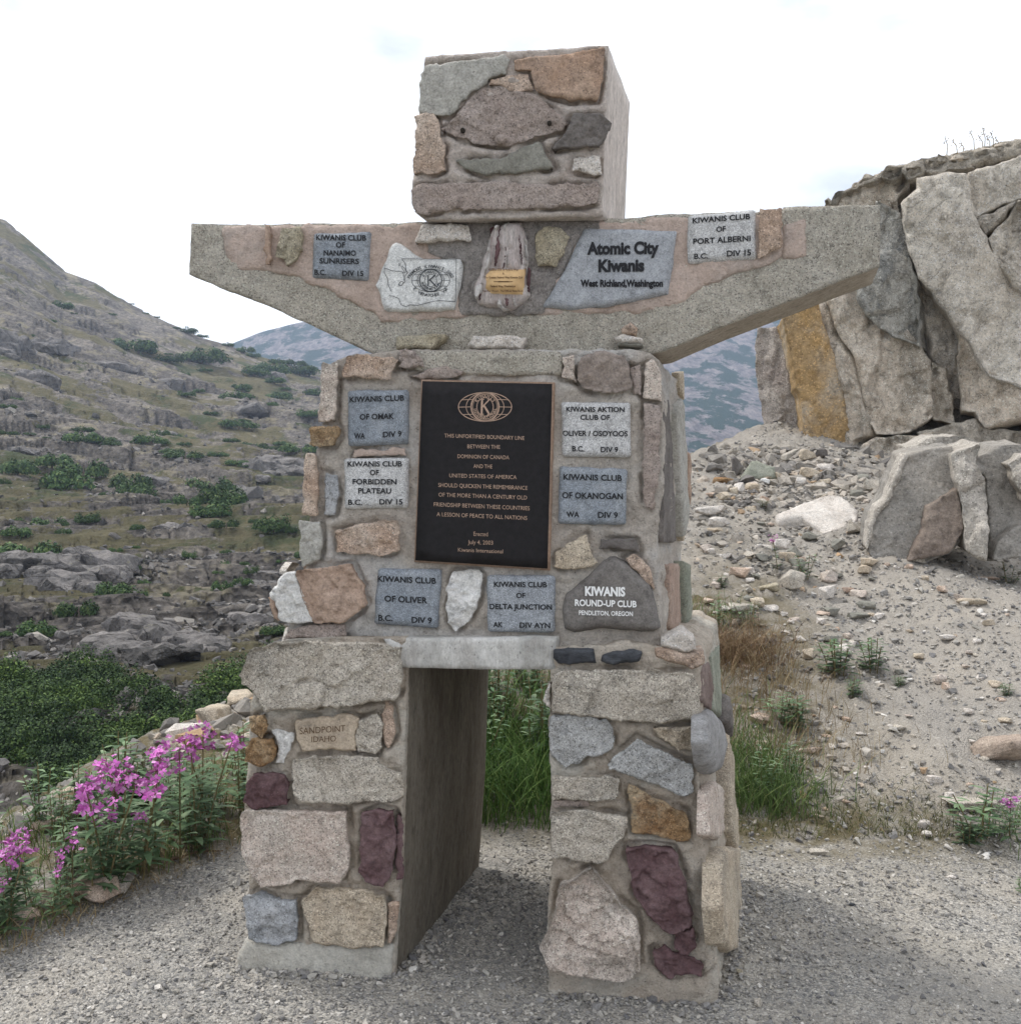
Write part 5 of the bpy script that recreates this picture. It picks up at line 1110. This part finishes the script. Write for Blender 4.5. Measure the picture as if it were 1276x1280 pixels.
# ------------------------------------------------------------------ leaning slabs under the cliff
lean_g = rock('leaning_grey_slab', (.275, .255, .225), (.33, .305, .27), amt=.04, lich=(.18, .17, .155), la=.60, bm=.9, sc=.35, white=.02, stain=(.36, .325, .28))
lean_b = rock('leaning_brown_slab', (.215, .17, .14), (.27, .22, .18), amt=.04, lich=(.14, .12, .10), la=.62, bm=.9, sc=.4, white=.01)
lean_p = rock('pale_and_lit_rock', (.44, .40, .345), (.53, .48, .42), amt=.05, lich=(.30, .27, .23), la=.60, bm=1.2, sc=.35, stain=(.37, .33, .28))  # pale rock; on the tall slab's edge and cap it paints falling light
gslab('leaning_slab', z_5, [(690, 528), (686, 480), (706, 388), (762, 320), (790, 240), (820, 172), (832, 150), (930, 90), (1060, 82), (1085, 100), (1010, 122), (1018, 205), (1035, 285), (1056, 400), (1050, 462), (1000, 520), (905, 546), (830, 548)], (820, 545), .22, .42, lean_g, 'tall grey rock slab leaning below the cliff, black lichen on its face', yaw=.10, proud=.05, facet=.05, res=.025, stain=0) if False else None
L0 = ground_hit(860 + 870 / 3.067, 520 + 550 / 3.067)
def lslab(name, pts, off, thick, mat, label, tilt=.20, yaw=0.0, **k):
    n = np.array(Matrix.Rotation(yaw, 3, 'Z')) @ np.array((-.28, -math.cos(tilt), math.sin(tilt)))
    pl = Plane(L0 + np.array((0, off, 0)), n); kw = dict(proud=.03, rough=.008, facet=.04, res=.020, bevel=.012, jit=.012, nsc=5, rnd=0, chip=.022, rows=10, closed=True); kw.update(k)
    return slab(name, Z(*z_5, pts), pl, mat, None, back=thick, backvec=np.array((.22, 1, .12)) * thick, label=label, category='rock', **kw)
lslab('leaning_slab', [(690, 528), (686, 480), (706, 388), (762, 320), (790, 240), (822, 160), (835, 148), (930, 128), (1008, 116), (1016, 205), (1034, 285), (1056, 400), (1052, 462), (1020, 510), (1000, 530), (905, 560), (820, 560), (700, 545)], 0, .55, lean_g, 'tall grey slab with lit left edge leaning below the cliff')
lslab('slab_edge', [(683, 520), (680, 480), (700, 385), (756, 315), (784, 240), (815, 165), (835, 145), (838, 160), (818, 200), (806, 250), (776, 325), (722, 385), (700, 470)], -.03, .2, lean_p, 'broken left edge of the tall grey leaning slab, painted bright as lit', facet=.03, rough=.015)  # brightness of the lit edge is put into the rock colour
lslab('leaning_slab', [(915, 345), (960, 318), (1025, 282), (1050, 380), (1054, 440), (1030, 490), (1000, 522), (920, 548), (868, 552), (835, 558), (870, 500), (896, 430)], -.10, .10, lean_b, 'brown slab resting against the tall grey slab', yaw=-.1)
lslab('leaning_slab', [(835, 128), (930, 84), (1060, 78), (1102, 98), (1060, 118), (1008, 124), (930, 138), (838, 158)], .04, .5, lean_p, 'broken cap along the top of the tall grey slab, painted bright as lit', facet=.09, tilt=.6)  # the light on the slab's top is painted as a paler strip
lslab('leaning_slab', [(1005, 150), (1070, 128), (1120, 112), (1100, 190), (1135, 235), (1152, 350), (1148, 556), (1110, 552), (1066, 522), (1060, 430), (1040, 300)], -.06, .6, lean_p, 'pale upright slab between the two grey leaning slabs', facet=.10, tilt=.1, yaw=-.25)
lslab('leaning_slab', [(1075, 192), (1180, 118), (1290, 108), (1310, 250), (1310, 430), (1220, 455), (1172, 556), (1146, 556), (1152, 350), (1137, 225)], .05, .6, lean_g, 'grey leaning slab right of the pale upright one', tilt=.25)
lslab('leaning_slab', [(1166, 556), (1188, 480), (1250, 428), (1340, 430), (1340, 560), (1280, 545)], -.16, .3, lean_g, 'low grey slab with white edge at the lower right of the leaning group', tilt=.4)
lslab('leaning_slab', [(1220, 185), (1276, 148), (1360, 140), (1370, 340), (1300, 340), (1272, 300), (1244, 235)], -.10, .4, lean_p, 'pale block at the right edge above the low grey slab', facet=.09)

# ------------------------------------------------------------------ the cliff
cm = dict(amt=.05, sc=.3, bm=1.6, fis=.28)
c_main = rock('cliff_granite', (.60, .53, .44), (.70, .635, .54), lich=(.34, .31, .27), la=.585, stain=(.50, .45, .385), **cm)
c_grey = rock('cliff_lichen_grey', (.37, .35, .305), (.47, .44, .385), lich=(.12, .125, .125), la=.535, stain=(.27, .27, .255), **cm)
c_tan = rock('cliff_tan', (.56, .47, .37), (.66, .575, .475), lich=(.30, .25, .20), la=.60, stain=(.33, .29, .235), **cm)
c_och = rock('cliff_ochre', (.42, .27, .12), (.46, .33, .19), lich=(.27, .17, .08), la=.60, stain=(.52, .45, .36), amt=.03, sc=.22, bm=1.3)
c_left = rock('cliff_left_column', (.42, .36, .31), (.50, .44, .385), lich=(.16, .155, .15), la=.57, stain=(.28, .23, .20), **cm)
c_crest = rock('cliff_crest', (.38, .335, .275), (.50, .445, .37), lich=(.14, .125, .11), la=.57, amt=.03, sc=.3, bm=2)
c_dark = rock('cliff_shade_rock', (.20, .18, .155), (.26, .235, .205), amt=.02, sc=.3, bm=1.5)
z_4 = (920, 150, 2.8455)
CL0 = np.array([4.2, 12.3, 2.0]); cn = norm(np.array([-.30, -1, .02]))
cliff = empty('cliff', tuple(CL0), 'tall weathered granite rock face with ochre-stained column, rising right of the monument', 'cliff')
def cpart(name, pts, off, mat, thick=1.2, yaw=0.0, tilt=.0, **k):
    n = np.array(Matrix.Rotation(yaw, 3, 'Z')) @ (cn + np.array((0, 0, tilt))); pl = Plane(CL0 - cn * off, n)
    kw = dict(proud=.07, rough=.022, facet=.16, res=.032, bevel=.03, jit=.018, nsc=3.2, chip=.075, chips=(.40, .17, .07), chipax=(1.7, .55), rnd=0, rows=9, closed=True, h0=.6, strat=.05); kw.update(k)
    return slab(name, Z(*z_4, pts), pl, mat, cliff, back=thick, backvec=-n * thick + np.array((.15, 0, 0)), **kw)
cpart('rock_core', [(345, 310), (420, 250), (520, 208), (620, 190), (700, 165), (860, 140), (1013, 110), (1500, 60), (1500, 1120), (1000, 1100), (600, 1130), (430, 1140), (400, 1000), (330, 700), (310, 500)], .35, c_dark, 3.0, res=.12)
cpart('rock_slab', [(80, 745), (130, 738), (165, 728), (185, 740), (198, 870), (232, 1010), (256, 1160), (240, 1180), (150, 1205), (120, 1150), (95, 1050), (72, 880), (74, 800)], .25, c_left, 1.2, yaw=-.3, chip=.04)
cpart('rock_slab', [(165, 700), (285, 640), (312, 740), (345, 830), (378, 930), (392, 1050), (402, 1180), (385, 1230), (300, 1200), (250, 1150), (228, 1010), (194, 860)], .12, c_och, 1.2, yaw=.25, chip=.035, facet=.05, rough=.015)
cpart('rock_slab', [(285, 640), (330, 640), (365, 760), (418, 840), (444, 960), (473, 1070), (462, 1120), (422, 1145), (405, 1250), (385, 1235), (395, 1050), (372, 920), (335, 820)], .02, c_tan, 1.0, yaw=-.5)
cpart('rock_slab', [(322, 640), (420, 580), (510, 575), (600, 740), (650, 800), (690, 860), (692, 960), (702, 1050), (620, 1112), (500, 1122), (472, 1070), (443, 960), (418, 840), (362, 760)], 0, c_tan, 1.2)
cpart('rock_slab', [(500, 290), (585, 335), (602, 425), (640, 560), (650, 700), (652, 805), (560, 765), (500, 742), (430, 640), (440, 500)], -.06, c_grey, 1.1, yaw=-.15)
cpart('rock_slab', [(318, 302), (360, 270), (410, 240), (510, 205), (622, 188), (612, 232), (575, 282), (582, 340), (510, 320), (460, 560), (380, 560), (330, 420)], .10, c_tan, 1.2)
cpart('rock_slab', [(585, 300), (640, 245), (640, 208), (740, 195), (822, 190), (842, 345), (882, 412), (925, 485), (990, 565), (1100, 640), (1500, 700), (1500, 940), (1013, 955), (900, 915), (862, 860), (790, 740), (700, 620), (645, 565), (603, 430)], -.22, c_main, 1.4, res=.045, facet=.10)
cpart('rock_slab', [(640, 558), (700, 622), (742, 700), (792, 745), (783, 860), (802, 1030), (768, 1022), (738, 900), (692, 850), (680, 740), (652, 640)], -.06, c_main, .9, yaw=.3)
cpart('rock_slab', [(690, 862), (740, 882), (770, 1022), (782, 1082), (700, 1062), (690, 960)], .06, c_tan, .9)
cpart('rock_slab', [(792, 742), (862, 862), (1013, 952), (1500, 930), (1500, 1070), (1013, 1076), (880, 1092), (850, 1040), (803, 1032), (783, 860)], -.10, c_tan, 1.1, facet=.16)
cpart('rock_slab', [(822, 190), (920, 158), (1013, 128), (1500, 70), (1500, 285), (1013, 285), (940, 302), (850, 350), (822, 290)], -.12, c_main, 1.3)
cpart('rock_slab', [(852, 352), (990, 292), (960, 342), (886, 410)], -.10, c_main, .8)
cpart('rock_slab', [(1000, 290), (1500, 290), (1500, 690), (1013, 622), (940, 530), (892, 422), (962, 350)], -.28, c_main, 1.2)
cpart('crest_layer', [(318, 300), (400, 244), (500, 203), (580, 168), (700, 146), (870, 118), (960, 92), (1013, 78), (1500, 20), (1500, 80), (1013, 132), (920, 160), (820, 180), (640, 196), (500, 212), (400, 252), (340, 306)], .02, c_crest, 1.8, res=.035, facet=.06, strat=.09, rough=.05, chip=.10, chips=(.10, .05, .02), chipax=(.6, 2.2), jit=.07)
cpart('foot_block', [(408, 1185), (470, 1140), (560, 1122), (645, 1128), (700, 1110), (690, 1200), (600, 1215), (560, 1300), (420, 1290)], -.25, c_tan, 1.0)
cpart('foot_block', [(640, 1110), (850, 1060), (880, 1100), (1013, 1105), (1500, 1100), (1500, 1250), (700, 1250)], -.02, c_crest, 1.0, facet=.06)
for k in range(70):
    px, py = 920 + rg.uniform(430, 1010) / 2.8455, 0; x4 = (px - 920) * 2.8455; py = 150 + np.interp(x4, [430, 560, 700, 870, 960, 1013], [238, 180, 153, 124, 100, 86]) / 2.8455
    p = hit(px, py, CL0 + np.array((0, rg.uniform(0, .5), 0)), cn)
    V, Fc = rough_rock(rg, 1, (1, .8, .45), .05); add('crest_stone', V * rg.uniform(.04, .16) + p, Fc, [c_crest, c_tan, c_crest][rg.randint(3)], cliff, False)

# ------------------------------------------------------------------ loose stones resting on the monument's ledges
def ledge_rock(tr, pts, plane, mat, label, thick=.07, **k):
    kw = dict(proud=.03, rough=.003, facet=.018, res=.006, bevel=.010, jit=.003, closed=True, rows=4); kw.update(k)
    return slab('ledge_stone', Z(*tr, pts), plane, mat, None, back=thick, label=label, category='stone', **kw)
PQ = fplane(.085)
ledge_rock((0, 0, 1), [(497, 422), (530, 419.5), (559, 418.5), (556, 426), (541, 438), (520, 437), (497, 437)], PQ, ochre2, 'orange-brown stone on the torso ledge under the left arm')
ledge_rock(z2, [(282, 1162), (380, 1158), (486, 1166), (480, 1188), (462, 1211), (290, 1210), (262, 1196)], PQ, g_pale, 'flat white stone on the torso ledge below the brass plate')
ledge_rock(z2, [(830, 1188), (920, 1188), (914, 1202), (832, 1200)], PQ, slate2, 'thin dark stone at the bottom of the little pile on the torso ledge')
ledge_rock(z2, [(813, 1168), (850, 1150), (925, 1172), (915, 1187), (835, 1185)], PQ, g_pale, 'flat pale stone in the middle of the little pile on the torso ledge')
ledge_rock(z2, [(845, 1132), (880, 1110), (906, 1130), (895, 1162), (845, 1152)], PQ, g_warm, 'small tan stone on top of the little pile on the torso ledge')
ledge_rock(z7, [(455, 98), (482, 95), (560, 117), (613, 108), (614, 150), (575, 166), (460, 133)], PE, g_warm, 'lower of two stacked stones on the corner of the leg ledge', thick=.10)
ledge_rock(z7, [(475, 72), (545, 42), (585, 68), (588, 106), (565, 116), (478, 93)], PE, g_pale, 'upper pointed one of two stacked stones on the corner of the leg ledge', thick=.09)

# ------------------------------------------------------------------ grass and plants
def blades(P, h, lean, wd, rg):
    n = len(P); P = np.asarray(P); a = rg.uniform(0, 6.28, n); dx, dy = np.cos(a), np.sin(a); b = rg.uniform(0, 6.28, n)
    wx, wy = np.cos(b) * wd, np.sin(b) * wd; V = np.zeros((n, 7, 3))
    for i, (t_, wf) in enumerate(((0, 1), (.4, .9), (.75, .6))):
        off = lean * t_ ** 2
        c = P + np.c_[dx * off * h, dy * off * h, h * t_ * (1 - .25 * lean * t_)]
        V[:, 2 * i] = c - np.c_[wx * wf, wy * wf, 0 * wx]; V[:, 2 * i + 1] = c + np.c_[wx * wf, wy * wf, 0 * wx]
    V[:, 6] = P + np.c_[dx * lean * h, dy * lean * h, h * (1 - .25 * lean)]
    base = np.arange(n)[:, None] * 7
    F4 = np.concatenate([base + np.array([0, 1, 3]), base + np.array([0, 3, 2]), base + np.array([2, 3, 5]), base + np.array([2, 5, 4]), base + np.array([4, 5, 6])], 0)
    return V.reshape(-1, 3), F4
gr_green = leaf_mat('green_grass', (.05, .085, .025), (.10, .155, .045), (.19, .22, .08))
gr_lush = leaf_mat('lush_grass', (.045, .095, .025), (.095, .17, .042), (.19, .26, .08))
moss_g = leaf_mat('mossy_grass', (.07, .075, .025), (.13, .14, .05), (.22, .19, .09))
gr_dry = leaf_mat('dry_grass', (.16, .11, .055), (.25, .19, .10), (.36, .30, .18))
def tuft(name, n, fx, h0, h1, lean, wd, mat, label):
    P = []
    for _ in range(n):
        x, y = fx(); P.append((x, y))
    P = np.array(P); z = ground_z(P[:, 0], P[:, 1]); h = rg.uniform(h0, h1, n)
    V, Fq = blades(np.c_[P, z - .01], h, np.abs(rg.normal(lean, lean * .5, n)), wd, rg)
    add(name, V, Fq, mat, None, False, kind='stuff', label=label, category='grass')
tuft('grass', 5200, lambda: (rg.uniform(-.75, .80), 4.30 + rg.beta(1.5, 2.2) * 1.2), .12, .36, .55, .0026, gr_lush, 'tall lush grass seen through the doorway of the monument')
tuft('grass', 800, lambda: (rg.uniform(-.75, .80), 4.35 + rg.rand() * .35), .05, .15, .5, .002, gr_green, 'short grass at the foot of the tall grass behind the monument')
tuft('grass', 1500, lambda: (rg.normal(1.22, .14), 4.5 + abs(rg.normal(0, .40))), .05, .26, .6, .0022, gr_green, 'green grass beside the right leg of the monument')
tuft('grass', 1300, lambda: (rg.uniform(1.0, 2.1) ** 1.0, 4.35 + abs(rg.normal(0, .22))), .02, .09, .8, .0018, moss_g, 'short grass along the foot of the slope')
tuft('grass', 1500, lambda: (rg.normal(1.45, .25), 4.9 + rg.rand() * 1.6), .05, .22, .5, .0016, gr_dry, 'dry grass on the slope right of the monument')
tuft('grass', 900, lambda: (rg.normal(1.42, .13), 6.15 + rg.normal(0, .16)), .10, .30, .9, .0022, leaf_mat('dead_grass', (.10, .06, .035), (.17, .11, .06), (.26, .19, .11)), 'dead brown grass clump beside the torso')
tuft('grass', 500, lambda: (rg.uniform(2.15, 2.75), 4.5 + rg.normal(0, .10)), .03, .13, .5, .0018, gr_green, 'short grass around the flowering plants at the right')
def bank_xy():
    while True:
        y = 2.6 + rg.rand() * 4.2; e = float(edge_x(y)); w = 1.1; x = e - .03 - rg.rand() ** 1.1 * w
        if rim_signed(np.array([x]), np.array([y]))[0] < -.02 and x > -.62 * y - .25: return x, y
tuft('grass', 3800, bank_xy, .05, .20, .5, .0020, gr_green, 'green grass on the bank left of the path')
tuft('grass', 900, bank_xy, .04, .15, .7, .0018, gr_dry, 'dry grass on the bank left of the path')
tuft('grass', 500, lambda: ((lambda y: (float(edge_x(y)) + rg.normal(-.02, .035), y))(2.7 + rg.rand() * 1.9)), .02, .08, .9, .0018, gr_dry, 'brown trampled grass along the left path edge')
fw_leaf = leaf_mat('fireweed_leaves', (.07, .12, .055), (.12, .185, .09), (.20, .26, .15))
fw_petal = leaf_mat('fireweed_petals', (.48, .10, .40), (.60, .20, .50), (.74, .42, .66))
fw_stem = flat('fireweed_stem', (.16, .13, .06), .7, 0, .2, 30)
def tube(p0, p1, r0, r1):
    d = norm(p1 - p0); a = norm(np.cross(d, (.3, 1, .2))); b = np.cross(d, a)
    V = [p + r * (math.cos(t_) * a + math.sin(t_) * b) for p, r in ((p0, r0), (p1, r1)) for t_ in (0, 2.1, 4.2)]
    return np.array(V), [(0, 1, 4, 3), (1, 2, 5, 4), (2, 0, 3, 5)]
def plant_meshes(rg, flower=True, nst=3, bushy=1.0):
    """unit height 1: stems, leaves, flower heads"""
    sV, sF, lV, lF, fV, fF = [], [], [], [], [], []
    def addto(V, Fc, VL, FL):
        b = sum(len(v) for v in VL); VL.append(np.asarray(V)); FL += [tuple(i + b for i in f) for f in Fc]
    heads = []
    for s_ in range(nst):
        a = rg.uniform(0, 6.28); top = np.array([math.cos(a), math.sin(a), 0]) * rg.uniform(.05, .32) + np.array((0, 0, rg.uniform(.72, 1.0) if s_ else 1.0)); base = np.array([math.cos(a), math.sin(a), 0]) * rg.uniform(0, .08)
        mid = (base + top) / 2 + np.array((0, 0, .06)); 
        for p, q in ((base, mid), (mid, top)): addto(*tube(p, q, .008, .006), sV, sF)
        nl = int(26 * bushy)
        for k in range(nl):
            t_ = .12 + (.62 if flower else .86) * k / nl; c = (base * (1 - 2 * t_) + mid * 2 * t_) if t_ < .5 else (mid * (2 - 2 * t_) + top * (2 * t_ - 1))
            an = k * 2.4 + rg.uniform(-.3, .3); L = rg.uniform(.16, .27) * (1 - .35 * t_); up = rg.uniform(.0, .7)
            d = norm(np.array((math.cos(an), math.sin(an), up))); sd = norm(np.cross(d, (0, 0, 1))) * L * (.13 if flower else .17); dn = np.array((0, 0, -L * .22))
            addto([c, c + d * L * .35 + sd, c + d * L * .35 - sd, c + d * L * .75 + sd * .6 + dn * .4, c + d * L * .75 - sd * .6 + dn * .4, c + d * L + dn], [(0, 1, 2), (1, 3, 4, 2), (3, 5, 4)], lV, lF)
        heads.append(top)
        if flower:
            for k in range(rg.randint(13, 19)):
                t_ = rg.rand(); c = top + np.array((rg.normal(0, .045), rg.normal(0, .045), (t_ - .62) * .26)); s = rg.uniform(.026, .046) * (1.15 - .5 * t_); dv = norm(rg.normal(0, 1, 3) + np.array((0, -.4, .2)))
                u_ = norm(np.cross(dv, (.2, .1, 1))); w_ = np.cross(dv, u_)
                for q in range(4):
                    t2 = q * 1.57 + rg.uniform(-.2, .2); e = u_ * math.cos(t2) + w_ * math.sin(t2); f_ = u_ * -math.sin(t2) + w_ * math.cos(t2)
                    addto([c, c + e * s * .6 + f_ * s * .45 + dv * s * .2, c + e * s * 1.1 + dv * s * .3, c + e * s * .6 - f_ * s * .45 + dv * s * .2], [(0, 1, 2, 3)], fV, fF)
    out = [('stem', np.vstack(sV), sF, fw_stem), ('foliage', np.vstack(lV), lF, fw_leaf)]
    if flower: out.append(('flower_head', np.vstack(fV), fF, fw_petal))
    res = []
    for nm, V, Fc, m in out:
        me = mesh_np(nm, V, Fc, False); me.materials.append(m); res.append((nm, me))
    return res
fl_var = [plant_meshes(rg, True, 2 if q_ == 0 else 1) for q_ in range(6)]; lf_var = [plant_meshes(rg, False, rg.randint(4, 7), .62) for _ in range(5)]
def plant(x, y, h, var, label, cat='plant', group=None, name='leafy_plant', wide=1.0):
    z = float(ground_z(np.array([x]), np.array([y]))[0]); r = empty(name, (x, y, z - .01), label, cat, group)
    r.scale = (h * wide * 1.15, h * wide * 1.15, h * (.85 if wide > 1.25 else 1)); r.rotation_euler.z = rg.uniform(0, 6.28)
    for nm, me in var:
        c = bpy.data.objects.new(nm, me); COL.objects.link(c); c.parent = r
    return r
z_3 = (0, 860, 3.047)
heads = [(780, 170), (835, 165), (760, 215), (700, 225), (630, 215), (600, 255), (555, 215), (530, 250), (540, 280), (575, 320), (470, 300), (450, 330), (395, 320), (360, 330), (330, 360), (370, 390), (420, 395), (380, 430), (435, 475), (500, 540), (530, 545), (285, 550), (160, 540), (130, 575), (60, 540), (30, 580), (75, 590), (10, 630), (50, 640), (20, 690), (45, 735), (240, 630), (205, 640), (195, 705), (150, 710), (370, 625), (405, 630), (-20, 560), (-60, 620), (745, 430)]
NF_ = -1
ORD += ['thirtieth'] + ['thirty-' + w for w in ORD[:9]] + ['fortieth'] + ['forty-' + w for w in ORD[:9]]
for hx_, hy_ in sorted(h_ for i_, h_ in enumerate(heads) if i_ % 5 != 4):
    px, py = hx_ / 3.047, 860 + hy_ / 3.047; d = ray(px, py)
    ylo = None
    for Y in np.arange(2.9, 7.5, .04):
        P = EYE + d * (Y / d[1]); g = float(ground_z(np.array([P[0]]), np.array([P[1]]))[0]); h = P[2] - g
        if P[0] < edge_x(Y) - .06 and .16 < h < (.46 if rg.rand() < .5 else .36) and rim_signed(P[None, 0], P[None, 1])[0] < .1:
            ylo = (P[0], Y, h); break
    if ylo: NF_ += 1
    if ylo: plant(ylo[0], ylo[1], max(ylo[2], .2), fl_var[rg.randint(6)], f'magenta fireweed on the left bank, {ORD[NF_]} from the left', 'flowering plant', 'fireweed plants on the left bank', 'fireweed_plant')
for k in range(72):
    if k < 50: y = 3.9 + rg.rand() * 1.7; x = float(edge_x(y)) - .06 - rg.rand() ** 1.3 * .75
    else: x, y = bank_xy()
    if rim_signed(np.array([x]), np.array([y]))[0] > -.05: continue
    plant(x, y, rg.uniform(.18, .34) * (1.15 if y > 4.2 else .8), lf_var[rg.randint(5)], 'leafy green plant without flowers on the bank left of the path', 'plant', 'leafy plants on the left bank')
for k in range(16): plant(rg.uniform(-.6, .7), 4.6 + rg.rand() * .6, rg.uniform(.22, .42), lf_var[rg.randint(5)], 'leafy stalk among the tall grass behind the monument', 'plant', 'leafy stalks in the tall grass')
for (px, py, h, fl, lab, wd_) in ((975, 712, .26, 1, 'pink-flowered plant beside the grey block on the slope', 1.3), (1005, 728, .20, 0, 'leafy sprout right of the pink-flowered plant', 1.4), (1045, 845, .26, 0, 'spreading green plant in the middle of the slope', 1.7), (1090, 840, .24, 0, 'green plant right of the spreading one', 1.5), (1065, 870, .16, 0, 'low green plant just below the spreading one', 1.4), (935, 785, .20, 0, 'small bright green plant beside the buried slab', 1.4), (1262, 730, .18, 0, 'green sprig at the right edge below the leaning slabs', 1.6), (1000, 915, .22, 0, 'broad-leaved plant above the green grass', 1.6), (975, 905, .20, 0, 'broad-leaved plant next to the slab in the grass', 1.5), (1258, 870, .10, 0, 'tiny green sprig on the right gravel', 1.6), (1225, 1052, .30, 0, 'leafy plant at the right path edge', 1.5), (1262, 1048, .26, 1, 'plant with one pink blossom at the right edge', 1.5), (1210, 1056, .16, 0, 'low leaves left of the leafy plant at the right path edge', 1.5), (1275, 1118, .10, 0, 'green sprig on the path at the right edge', 1.0), (1123, 858, .08, 0, 'tiny green tuft right of the spreading plants', 1.5), (955, 1000, .28, 0, 'tall leafy stalk in the grass beside the leg', .9), (985, 985, .24, 0, 'second leafy stalk in the grass', .9), (900, 735, .12, 0, 'small green rosette in the dead grass', 1.6), (955, 638, .10, 0, 'small yellowish tuft on the upper slope', 1.6)):
    p = ground_hit(px, py); plant(p[0], p[1], h * (p[1] / 5.2) ** .5, (fl_var[1] if fl else lf_var[rg.randint(5)]), lab, 'plant', None, 'flowering_plant' if fl else 'leafy_plant', wd_)
# stalks on the cliff top
for k in range(9):
    px = [1181, 1190, 1200, 1212, 1222, 1228, 1233, 1238, 1244][k]; top = [172, 175, 178, 163, 168, 160, 170, 165, 172][k]
    b = hit(px + rg.uniform(2, 8), 194 - (px - 1181) * .12, CL0 - cn * .15, cn); tpt = hit(px, top, CL0 - cn * .15, cn)
    m_ = (b + tpt) / 2 + np.array((.02, 0, .02)); Vs, Fs = [], []
    for p, q, r0, r1 in ((b, m_, .007, .005), (m_, tpt, .005, .004)):
        V, Fc = tube(p, q, r0, r1); Fs += [tuple(i + sum(len(v) for v in Vs) for i in f) for f in Fc]; Vs.append(V)
    for j in range(7):
        c = tpt + np.array((rg.normal(0, .018), rg.normal(0, .018), -j * .014)); Fs.append(tuple(i + sum(len(v) for v in Vs) for i in range(3))); Vs.append(np.array([c, c + (.016, 0, .012), c + (.002, 0, .020)]))
    add('grass_stalk', np.vstack(Vs), Fs, gr_dry, None, False, label='thin dry grass stalk on top of the cliff', category='grass stalk', group='dry stalks on the cliff top')
# twigs at the left path edge
tw = flat('dead_twig', (.15, .10, .07), .9, 0, .3, 40)
for (a, b, lab) in (((640, 668), (850, 632), 'dark dead twig lying along the path edge left of the leg'), ((700, 655), (600, 700), 'short twig lying under the leaves at the path edge')):
    p, q = ground_hit(a[0] / 3.047, 860 + a[1] / 3.047), ground_hit(b[0] / 3.047, 860 + b[1] / 3.047); p[2] += .008; q[2] += .012; m_ = (p + q) / 2 + np.array((0, .02, .012))
    V1, F1 = tube(p, m_, .004, .005); V2, F2 = tube(m_, q, .005, .003); add('twig', np.vstack([V1, V2]), F1 + [tuple(i + 6 for i in f) for f in F2], tw, None, False, label=lab, category='twig')

# ------------------------------------------------------------------ air
hz = bpy.data.materials.new('haze_air'); hz.use_nodes = True; t = hz.node_tree; t.nodes.clear()
vo = N(t, 'ShaderNodeVolumePrincipled'); vo.inputs['Color'].default_value = (.62, .76, 1.0, 1); vo.inputs['Density'].default_value = HAZE = .00030; vo.inputs['Anisotropy'].default_value = .2
out = N(t, 'ShaderNodeOutputMaterial'); t.links.new(vo.outputs[0], out.inputs['Volume'])
x0, x1, y0, y1, zz0, zz1 = -2650, 2650, -2650, 2650, -45.5, 420
V = [(x0, y0, zz0), (x1, y0, zz0), (x1, y1, zz0), (x0, y1, zz0), (x0, y0, zz1), (x1, y0, zz1), (x1, y1, zz1), (x0, y1, zz1)]
add('haze', V, [(0, 3, 2, 1), (4, 5, 6, 7), (0, 1, 5, 4), (1, 2, 6, 5), (2, 3, 7, 6), (3, 0, 4, 7)], hz, None, False, False, kind='stuff')
S.cycles.volume_bounces = 1
